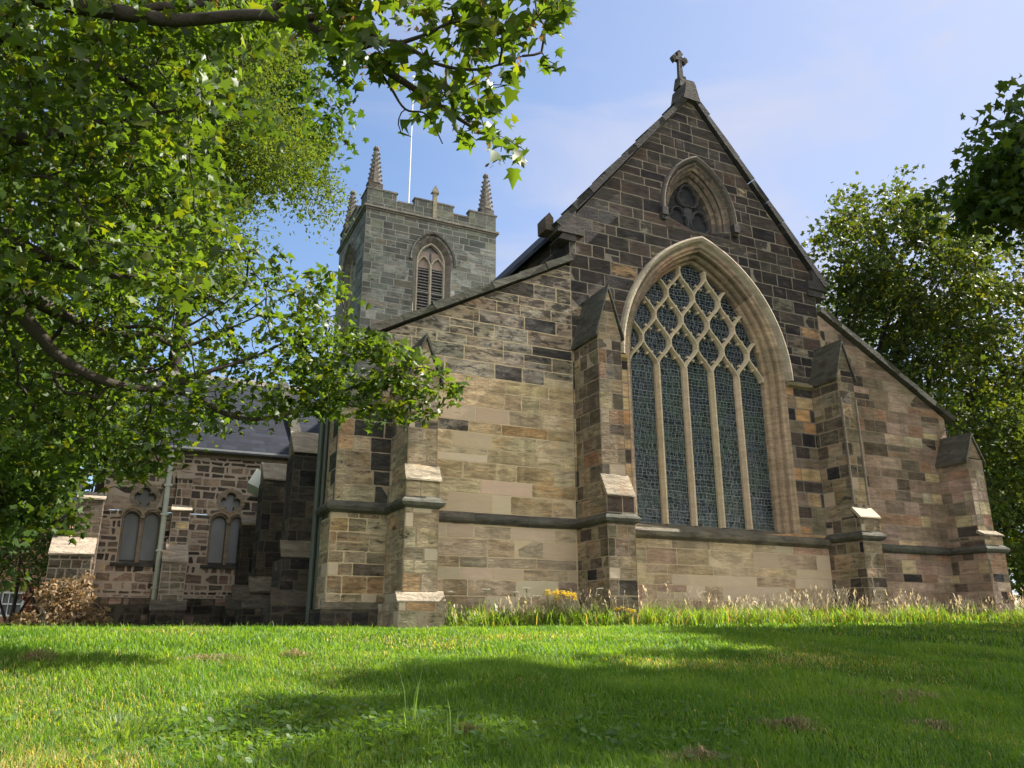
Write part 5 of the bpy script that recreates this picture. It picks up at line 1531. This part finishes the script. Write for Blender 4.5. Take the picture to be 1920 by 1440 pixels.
add_limb(at(305, 730, 9.0), [(350, 712, 9.1, .03), (410, 690, 9.2, .025), (470, 672, 9.4, .018), (540, 640, 9.6, .012), (620, 610, 9.8, .006)], .036)
add_limb(tr(3.3), [(-50, 520, 8.6, .10), (50, 556, 8.9, .075), (130, 598, 9.2, .058), (200, 624, 9.4, .045), (280, 628, 9.6, .032), (340, 650, 9.8, .024), (420, 620, 10, .014), (500, 585, 10.1, .007)], .15)
add_limb(at(190, 620, 9.4), [(260, 612, 9.3, .022), (330, 618, 9.2, .018), (390, 590, 9.2, .010), (460, 540, 9.3, .005)], .028)
add_limb(tr(3.8), [(-40, 430, 8.0, .09), (60, 470, 8.0, .06), (150, 500, 8.1, .04), (240, 520, 8.2, .025), (320, 500, 8.3, .012)], .13)
add_limb(tr(4.2), [(-60, 250, 7.6, .09), (60, 260, 7.4, .055), (160, 235, 7.3, .035), (260, 220, 7.2, .02), (360, 200, 7.2, .008)], .13)
add_limb(tr(5.2), [(-80, 60, 7.6, .08), (60, 90, 7.5, .05), (160, 120, 7.4, .035), (250, 160, 7.4, .02), (330, 250, 7.4, .009)], .12)
A = [(545, -60), (1062, -60), (1060, 60), (1032, 128), (958, 150), (972, 200), (1012, 255), (975, 298), (880, 292), (828, 278), (768, 232), (742, 165), (690, 95), (600, 62), (545, 44)]
clA = sample_poly(A, 92, 5.4, 6.3)
clA2 = sample_poly([(596, 92), (655, 100), (672, 190), (640, 185), (612, 128)], 6, 5.75, 5.95)
clA3 = np.array([at(748, 222, 5.8), at(752, 248, 5.8), at(1046, 62, 5.9), at(1040, 120, 5.9), at(988, 284, 5.8)])
clB = sample_poly([(-120, -80), (545, -60), (500, 60), (392, 110), (405, 260), (425, 430), (330, 560), (-120, 560)], 430, 6.4, 9.2)
clC = sample_poly([(-120, 520), (330, 500), (450, 455), (520, 462), (560, 540), (600, 500), (640, 525), (650, 610), (700, 640), (600, 760), (520, 790), (440, 780), (400, 830), (330, 820), (200, 860), (-120, 860)], 430, 8.7, 11.2)
clD = sample_poly([(560, 610), (690, 630), (760, 662), (830, 690), (868, 735), (815, 758), (792, 800), (745, 810), (690, 775), (620, 772), (540, 780)], 88, 9.2, 10.0)
clE = sample_poly([(-100, 840), (150, 830), (325, 842), (335, 868), (270, 888), (150, 890), (-100, 890)], 50, 9.3, 10.8)
clT = tb + np.array([.2, .2, 5.6]) + NP.normal(0, 1, (260, 3)) * np.array([1.5, 1.5, 2.3])
clT = clT[(clT[:, 2] > 2.2)]
allc = np.concatenate([clT, clA, clA2, clA3, clB, clC, clD, clE])
segs = grow([l[0] for l in limbs], allc, 0.0032, 0.46, 0.03)
SY = (0.058, 0.100, 0.016)
near = np.concatenate([around(clA, 8, .15), around(clA2, 4, .07), around(clA3, 1, .02)])
rest = np.concatenate([around(clT, 12, .26), around(clB, 18, .22), around(clC, 15, .22), around(clD, 19, .18), around(clE, 16, .18)])
s1 = 0.070 + 0.065 * NP.random(len(near)) ** 1.2; s2 = 0.050 + 0.065 * NP.random(len(rest)) ** 1.4
ld = join([leaves(near, s1, SYC, leaf_cols(len(near), SY, .45, .12), 0.6, 0.9), leaves(rest, s2, SYC, leaf_cols(len(rest), SY, .5, .10), 0.6, 0.9)])
big = finish_tree("sycamore_tree", "large lobed-leaf sycamore whose thick boughs reach across the view in front of the vestry roof", "tree", tb, limbs, segs, ld, M_LEAF)
# hanging bunches of winged seeds
mb = MB(); r = random.Random(4)
for c in list(clA[::2]) + list(clB[::9]) + list(clD[::5]):
    c = np.array(c) + np.array([r.uniform(-.1, .1), r.uniform(-.1, .1), -.05])
    for k in range(7):
        p = c + np.array([r.uniform(-.03, .03), r.uniform(-.03, .03), -r.uniform(0, .11)]); a = r.uniform(0, 6.28); l = r.uniform(.025, .04)
        d = np.array([math.cos(a) * l, math.sin(a) * l, -l * .7]); s = np.array([-math.sin(a), math.cos(a), .3]) * .008
        mb.poly([p, p + d * .6 + s, p + d, p + d * .6 - s], 0, (0.26, 0.15, 0.06, 1))
mb.build("seed_clusters", M_DEAD, big)['kind'] = "stuff"

# --- birch behind it with fine drooping yellow-green leaves
bb = np.array([0.4, 30.8, 0.05])
lt = [smooth_path([(bb - [0, 0, .3], .36), (bb + [.1, 0, 5], .30), (bb + [.3, .1, 11], .24), (bb + [.2, .0, 18], .15), (bb + [.3, .1, 25], .04)])]
for (z, u, v, d, r0) in ((16, 545, 300, 30, .06), (16, 500, 250, 29, .07), (17, 560, 220, 30, .06), (15, 480, 120, 30.5, .08), (18, 550, 90, 31, .07), (14, 400, 300, 29, .06), (13, 430, 360, 29, .06), (19, 420, 30, 32, .07), (18, 600, 320, 30, .05)):
    s = bb + np.array([.2, 0, z]); e = at(u, v, d)
    lt.append(smooth_path([(s, r0), ((s * .6 + e * .4) + np.array([0, 0, 1.0]), r0 * .7), (e + np.array([0, 0, .4]), r0 * .35), (e - np.array([0, 0, .8]), .01)]))
bp = [(300, -120), (500, -100), (556, 30), (578, 150), (550, 240), (610, 312), (636, 345), (612, 366), (550, 335), (500, 310), (475, 365), (430, 395), (380, 430), (330, 500), (200, 500), (150, 300)]
cb = sample_poly(bp, 190, 27, 33)
cb = np.repeat(cb, 6, 0) + NP.normal(0, .46, (1140, 3)) * np.array([1, 1, 1.2])
cb2 = sample_poly([(385, 430), (430, 430), (450, 480), (455, 530), (400, 545), (370, 500)], 40, 27, 31)
cb = np.concatenate([cb, cb2])
segs = grow([l[0] for l in lt], cb, .005, .42, .05)
P = around(cb, 58, .52); P[:, 2] -= np.abs(NP.normal(0, .5, len(P)))
ld = leaves(P, .095 + .06 * NP.random(len(P)), OVAL, leaf_cols(len(P), (0.088, 0.132, 0.024), .22, .04), 1.2, .4)
M_BIRCH = make_leaf("birch_leaf", 0.42, 0.75, (1.75, 1.6, 0.5), 0.12)
finish_tree("birch_tree", "birch with fine drooping yellow-green leaves between the sycamore boughs and the tower", "tree", bb, lt, segs, ld, M_BIRCH)

# generic crowned tree ---------------------------------------------------------
def crown_tree(name, label, base, height, blobs, nclu, kper, crad, lsize, tmpl, col, lmat=M_LEAF_FAR, trunk_r=.3, keep=1.0, group=None, yellow=.08, polys=(), var=.3, flat=.8, sides=7, seed=1, clump=5):
    """blobs: (centre offset from base, radii, weight); polys: (photo polygon, n, d0, d1)"""
    base = np.array(base, float); rng = np.random.default_rng(seed)
    cl = []
    tw = sum(b[2] for b in blobs) or 1
    for c, rad, w in blobs:
        m_ = int(nclu * w / tw)
        q = rng.normal(0, 1, (m_, 3)); q /= np.linalg.norm(q, axis=1)[:, None]
        cl.append(base + np.array(c) + q * (rng.random(m_) ** 0.45)[:, None] * np.array(rad)); cl[-1] = (cl[-1][:max(1, m_ // 4), None, :] + rng.normal(0, crad * 1.1, (max(1, m_ // 4), 4, 3))).reshape(-1, 3)
    for poly, m_, d0, d1 in polys:
        q = sample_poly(poly, max(8, m_ // clump), d0, d1)
        cl.append(np.repeat(q, clump, 0) + rng.normal(0, crad * 0.95, (len(q) * clump, 3)))
    cl = np.concatenate(cl)
    cen = cl.mean(0)
    top = np.array([cen[0] * .6 + base[0] * .4, cen[1] * .6 + base[1] * .4, cl[:, 2].max() - .8])
    mid = base * .5 + top * .5; mid[2] = (base[2] + cl[:, 2].min() * .5 + cen[2] * .5) / 2
    lt = [smooth_path([(base - [0, 0, .3], trunk_r * 1.25), (base + [0, 0, .8], trunk_r), (mid, trunk_r * .75), (cen + rng.normal(0, .3, 3), trunk_r * .45), (top, .03)])]
    nb = 14
    pick_ = cl[rng.choice(len(cl), nb, False)]
    for e in pick_:
        k = int(len(lt[0][0]) * rng.uniform(.45, .85)); s = lt[0][0][k]
        lt.append(smooth_path([(s, trunk_r * .35), ((s + e) / 2 + np.array([0, 0, .06 * np.linalg.norm(e - s)]), trunk_r * .22), (e, .012)]))
    sg = grow([l[0] for l in lt], cl, .006, .42, .06, keep)
    P = around(cl, kper, crad)
    ld = leaves(P, lsize * (.7 + .6 * NP.random(len(P))), tmpl, leaf_cols(len(P), col, var, yellow), .5, flat)
    return finish_tree(name, label, "tree", base, lt, sg, ld, lmat, group, sides, None, 3)
# dark sycamore beyond the birch
crown_tree("sycamore_tree", "dark green sycamore showing behind the drooping birch beside the tower", (-1.8, 37.5, .1), 22, [], 0, 15, .75, .30, SYC, (0.045, 0.095, 0.016), polys=[([(330, -60), (540, 40), (590, 150), (612, 215), (618, 262), (582, 305), (540, 315), (450, 330), (300, 380)], 330, 33, 39)], keep=1.0)
crown_tree("leafy_tree", "tall dark leafy tree filling the gaps behind the big sycamore's upper boughs", (-3.6, 19.5, 0), 13, [], 0, 16, .42, .16, SYC, (0.042, 0.082, 0.016), trunk_r=.26, polys=[([(-160, -120), (250, -100), (420, -40), (430, 120), (410, 300), (430, 470), (330, 600), (-160, 640)], 620, 15.5, 22)], keep=1.0, yellow=.12, seed=5)
# dark leafy trees at the far left, behind the bough
crown_tree("leafy_tree", "dense dark leafy tree beside the vestry corner, above the withered branches", (-2.8, 17.2, 0), 9, [], 0, 15, .36, .15, SYC, (0.045, 0.085, 0.016), polys=[([(-160, 560), (150, 640), (260, 800), (280, 830), (230, 860), (150, 880), (130, 940), (130, 985), (90, 1010), (40, 1020), (-160, 990)], 560, 14.5, 19)], keep=1.0, yellow=.12)
crown_tree("leafy_tree", "big dark tree far back behind the bushes by the brick house", (-6.5, 30, .1), 14, [((0.5, 0, 8), (5.0, 4, 6.0), 1)], 340, 12, .7, .24, SYC, (0.04, 0.075, 0.016), keep=1.0)
for i, (u, d, hh, lb) in enumerate(((20, 26, 2.3, "round green bush in front of the brick house's window wall"), (85, 24, 2.1, "green bush touching the vestry's corner buttress"), (-60, 27, 2.6, "broad green bush beside the round one, farther from the church"))):
    p = at(u, 1150, d); g = float(ground_z(p[0], p[1]))
    o = None
    cl = np.array([p[0], p[1], g + hh * .55 + .9]) + NP.normal(0, 1, (110, 3)) * np.array([.75, .7, .55])
    P = around(cl, 16, .28)
    bs = np.array([p[0], p[1], g])
    lt = [smooth_path([(bs - [0, 0, .1], .07), (bs + [.05, 0, .8], .05), (bs + [0, 0, 1.8], .03)]), smooth_path([(bs, .05), (bs + [.4, .1, .9], .03), (bs + [.7, .2, 1.9], .02)]), smooth_path([(bs, .05), (bs + [-.4, .1, .9], .03), (bs + [-.8, .1, 1.8], .02)])]
    t = thing("green_bush", lb, "bush", bs, "bushes by the brick house")
    mb = MB()
    for a, b in lt: mb.tube(a, b, 6)
    for a, b in grow([l[0] for l in lt], cl, .004, .42, .03): mb.tube(a, b, 3, cap=False)
    mb.build("stem", M_BARK, t)
    V, L, T, C = leaves(P, .085 + .06 * NP.random(len(P)), OVAL, leaf_cols(len(P), (0.075, 0.12, 0.03) if i != 1 else (0.06, 0.10, 0.028), .35, .15), .4, .6)
    raw_mesh("foliage", V, L, T, M_LEAF_FAR, C, t)

# --- trees to the right, beyond the church
crown_tree("lime_tree", "tall lime tree rising directly behind the sloping aisle roof end", (24.5, 25.5, .2), 18, [], 0, 26, .52, .20, SPRAY, (0.054, 0.086, 0.020), trunk_r=.34, keep=1.0, yellow=.16,
           polys=[([(1530, 540), (1562, 500), (1570, 440), (1592, 385), (1655, 345), (1680, 360), (1760, 372), (1800, 400), (1850, 420), (1850, 700), (1800, 860), (1700, 780), (1610, 660)], 680, 31, 40)])
crown_tree("lime_tree", "paler lime tree beyond the tall one, behind the dark sycamore crown", (32, 24.5, .2), 17, [((4.0, 1, 8), (4, 4, 6), .5)], 120, 26, .52, .20, SPRAY, (0.056, 0.086, 0.020), trunk_r=.3, keep=1.0, yellow=.2,
           polys=[([(1800, 440), (1860, 415), (1925, 430), (2010, 460), (2010, 1020), (1880, 1000), (1830, 800), (1790, 640)], 340, 34, 42)])
crown_tree("young_tree", "dark young tree in the undergrowth against the corner buttress", (26.5, 19.6, .2), 9, [], 0, 24, .5, .18, SPRAY, (0.055, 0.09, 0.018), trunk_r=.14, keep=1.0, yellow=.12,
           polys=[([(1770, 700), (1850, 720), (1930, 700), (1990, 760), (1990, 1120), (1890, 1120), (1860, 980), (1820, 840)], 330, 28, 35)])
crown_tree("young_tree", "slim low tree standing past the corner buttress with foliage near the ground", (30.5, 17.8, .2), 8, [((0, 0, 3.2), (2.6, 2.2, 3.0), 1)], 150, 14, .5, .18, SPRAY, (0.055, 0.10, 0.02), trunk_r=.13, keep=1.0)
# row of further trees so the lawn ends in woodland, not in sky
for i, (x, y, hh, lb) in enumerate(((46, 30, 15, "distant broad tree in the wood, nearest behind the limes"), (58, 22, 15, "distant tree in the wood beyond the slim low tree"), (40, 44, 16, "distant tree far behind the limes"), (-13, 52, 13, "distant tree above the brick house"), (-22, 44, 12, "distant tree beyond the brick house's far end"), (-3, 62, 14, "distant tree behind the vestry roof"))):
    crown_tree("woodland_tree", lb, (x, y, float(ground_z(x, y))), hh, [((0, 0, hh * .55), (4.6, 4.4, hh * .47), 1)], 170, 11, .95, .42, SPRAY, (0.05, 0.085, 0.02), trunk_r=.3, keep=1.0, group="woodland trees round the churchyard", seed=20 + i)

# --- sycamore standing out of frame at the right; its crown shades the lawn
crown_tree("shade_tree", "dark sycamore crown hanging in front of the lime trees", (16.4, 6.2, float(ground_z(16.4, 6.2))), 16,
           [((3.4, -.8, 13.6), (3.6, 3.0, 4.6), 1.0), ((6.3, 2.4, 11.0), (3.2, 2.0, 3.0), .45), ((7.4, 4.0, 13.4), (2.8, 1.1, 2.3), .22), ((9.6, 3.8, 9.2), (3.4, 1.8, 3.0), .4), ((2.5, -1.2, 7.0), (3.6, 2.6, 3.2), .6)], 3600, 30, .34, .13, SYC, (0.040, 0.072, 0.013), lmat=M_LEAF, trunk_r=.38, keep=1.0, yellow=.06,
           polys=[([(1838, 362), (1862, 340), (1885, 300), (1905, 265), (1930, 252), (1990, 250), (1990, 400), (1940, 385), (1900, 388), (1870, 372)], 105, 13.2, 15.5)])

# --- heap of withered branches against the vestry corner
p = on_ground(150, 1184); hb = np.array([p[0], p[1], p[2]])
hb = at(150, 1172, 17.5); hb[2] = float(ground_z(hb[0], hb[1]))
t = thing("withered_branches", "heap of cut branches with withered brown leaves by the vestry corner", "brushwood", hb)
mb = MB(); lt = []
for (pts) in ([(70, 1182, 17.2, .045), (100, 1172, 17.2, .04), (130, 1165, 17.3, .035), (150, 1152, 17.4, .03), (185, 1150, 17.5, .015)],
              [(88, 1178, 17.3, .025), (85, 1150, 17.3, .02), (72, 1135, 17.3, .015), (55, 1136, 17.2, .01)], [(88, 1165, 17.3, .02), (105, 1150, 17.3, .012), (110, 1110, 17.4, .006)],
              [(133, 1165, 17.3, .02), (135, 1130, 17.4, .012), (130, 1095, 17.5, .006)], [(150, 1160, 17.4, .02), (165, 1120, 17.5, .012), (160, 1085, 17.5, .006)], [(60, 1182, 17.2, .02), (40, 1175, 17.2, .012), (12, 1168, 17.2, .006)]):
    P, rr = limb_px(pts); lt.append((P, rr)); mb.tube(P, rr, 6)
cl = np.concatenate([sample_poly([(78, 1108), (110, 1090), (150, 1088), (168, 1078), (172, 1110), (190, 1138), (203, 1160), (200, 1178), (110, 1178), (95, 1150), (75, 1130)], 150, 16.9, 18.2), sample_poly([(30, 1160), (62, 1150), (66, 1182), (30, 1186)], 22, 16.9, 17.5)])
for a, b in grow([l[0] for l in lt], cl, .003, .4, .012): mb.tube(a, b, 3, cap=False)
mb.build("branch", M_DRYWOOD, t)
P = around(cl, 14, .13)
V, L, T, C = leaves(P, .07 + .05 * NP.random(len(P)), OVAL, np.array([.27, .19, .105])[None] * (.35 + 1.0 * NP.random(len(P)))[:, None], .6, .3)
raw_mesh("withered_leaves", V, L, T, M_DEAD, C, t)['kind'] = "stuff"

# --- brick house far left
hp_ = at(30, 1166, 40.0); hx, hy = hp_[0], hp_[1]; hg = float(ground_z(hx, hy)) - .05
hs = thing("brick_house", "small orange brick house with a white sash window beyond the bushes", "house", (hx, hy, hg))
def make_brick():
    m, nt, b = mat("orange_brick")
    g = N(nt, "ShaderNodeNewGeometry"); s = N(nt, "ShaderNodeSeparateXYZ"); nt.links.new(g.outputs['Position'], s.inputs[0])
    cb = N(nt, "ShaderNodeCombineXYZ"); nt.links.new(mathn(nt, 'ADD', s.outputs[0], s.outputs[1]), cb.inputs[0]); nt.links.new(s.outputs[2], cb.inputs[1])
    br = N(nt, "ShaderNodeTexBrick"); nt.links.new(cb.outputs[0], br.inputs[0])
    for k, v in (('Scale', 1.0), ('Mortar Size', 0.008), ('Brick Width', 0.225), ('Row Height', 0.075)): br.inputs[k].default_value = v
    br.inputs['Color1'].default_value = (.36, .15, .07, 1); br.inputs['Color2'].default_value = (.46, .22, .11, 1); br.inputs['Mortar'].default_value = (.4, .33, .26, 1)
    nt.links.new(br.outputs['Color'], b.inputs['Base Color']); b.inputs['Roughness'].default_value = .9
    return m
M_BRICK = make_brick()
mb = MB()
wx0, wx1, wz0, wz1 = hx - .95, hx + .15, hg + .45, hg + 1.45
x0, x1 = hx - 6, hx + 1.3
for (a, b_, c, d) in ((x0, wx0, hg - .3, hg + 4.6), (wx1, x1, hg - .3, hg + 4.6), (wx0, wx1, hg - .3, wz0), (wx0, wx1, wz1, hg + 4.6)):
    mb.box((a, hy, c), (b_, hy + .25, d))
mb.box((x0, hy + .25, hg - .3), (x0 + .25, hy + 6, hg + 4.6)); mb.box((x1 - .25, hy + .25, hg - .3), (x1, hy + 6, hg + 4.6))
mb.build("wall", M_BRICK, hs)
mb = MB(); mb.prism([(hy - .4, hg + 4.5), (hy + 3, hg + 6.9), (hy + 6.4, hg + 4.5), (hy + 3, hg + 6.7)], x0 - .2, x1 + .2, axis='x'); mb.build("roof", M_SLATE, hs)
mb = MB()
for (a, b_, c, d) in ((wx0, wx1, wz0, wz0 + .08), (wx0, wx1, wz1 - .08, wz1), (wx0, wx0 + .08, wz0 + .08, wz1 - .08), (wx1 - .08, wx1, wz0 + .08, wz1 - .08), (wx0 + .08, wx1 - .08, (wz0 + wz1) / 2 - .03, (wz0 + wz1) / 2 + .03)):
    mb.box((a, hy + .02, c), (b_, hy + .12, d))
for k in (1, 2, 3):
    xx = wx0 + .08 + (wx1 - wx0 - .16) * k / 4
    for (c, d) in ((wz0 + .08, (wz0 + wz1) / 2 - .03), ((wz0 + wz1) / 2 + .03, wz1 - .08)): mb.box((xx - .015, hy + .04, c), (xx + .015, hy + .10, d))
wf = mb.build("window", M_WHITE, hs)
mb = MB(); mb.box((wx0 + .02, hy + .13, wz0 + .02), (wx1 - .02, hy + .16, wz1 - .02)); mb.build("pane", M_BOARDGLASS, wf)
mb = MB(); mb.box((x1 - .28, hy - .10, hg - .2), (x1 - .10, hy - .003, hg + 2.3)); mb.build("door_post", M_WHITE, hs)
# red-leaved shrub by its wall
rb = np.array([hx + .55, hy - .8, hg]); t = thing("reddish_shrub", "reddish brown shrub between the house window and the white post", "bush", rb)
cl = rb + np.array([0, 0, 1.0]) + NP.normal(0, 1, (40, 3)) * np.array([.22, .2, .5])
lt = [smooth_path([(rb, .04), (rb + [0.03, 0, .8], .03), (rb + [0, 0, 1.8], .012)])]
mb = MB(); mb.tube(*lt[0], 5); mb.build("stem", M_BARK, t)
P = around(cl, 16, .16); V, L, T, C = leaves(P, .09 + .06 * NP.random(len(P)), OVAL, np.array([.28, .10, .05])[None] * (.5 + .9 * NP.random(len(P)))[:, None], .6, .3)
raw_mesh("foliage", V, L, T, M_DEAD, C, t)
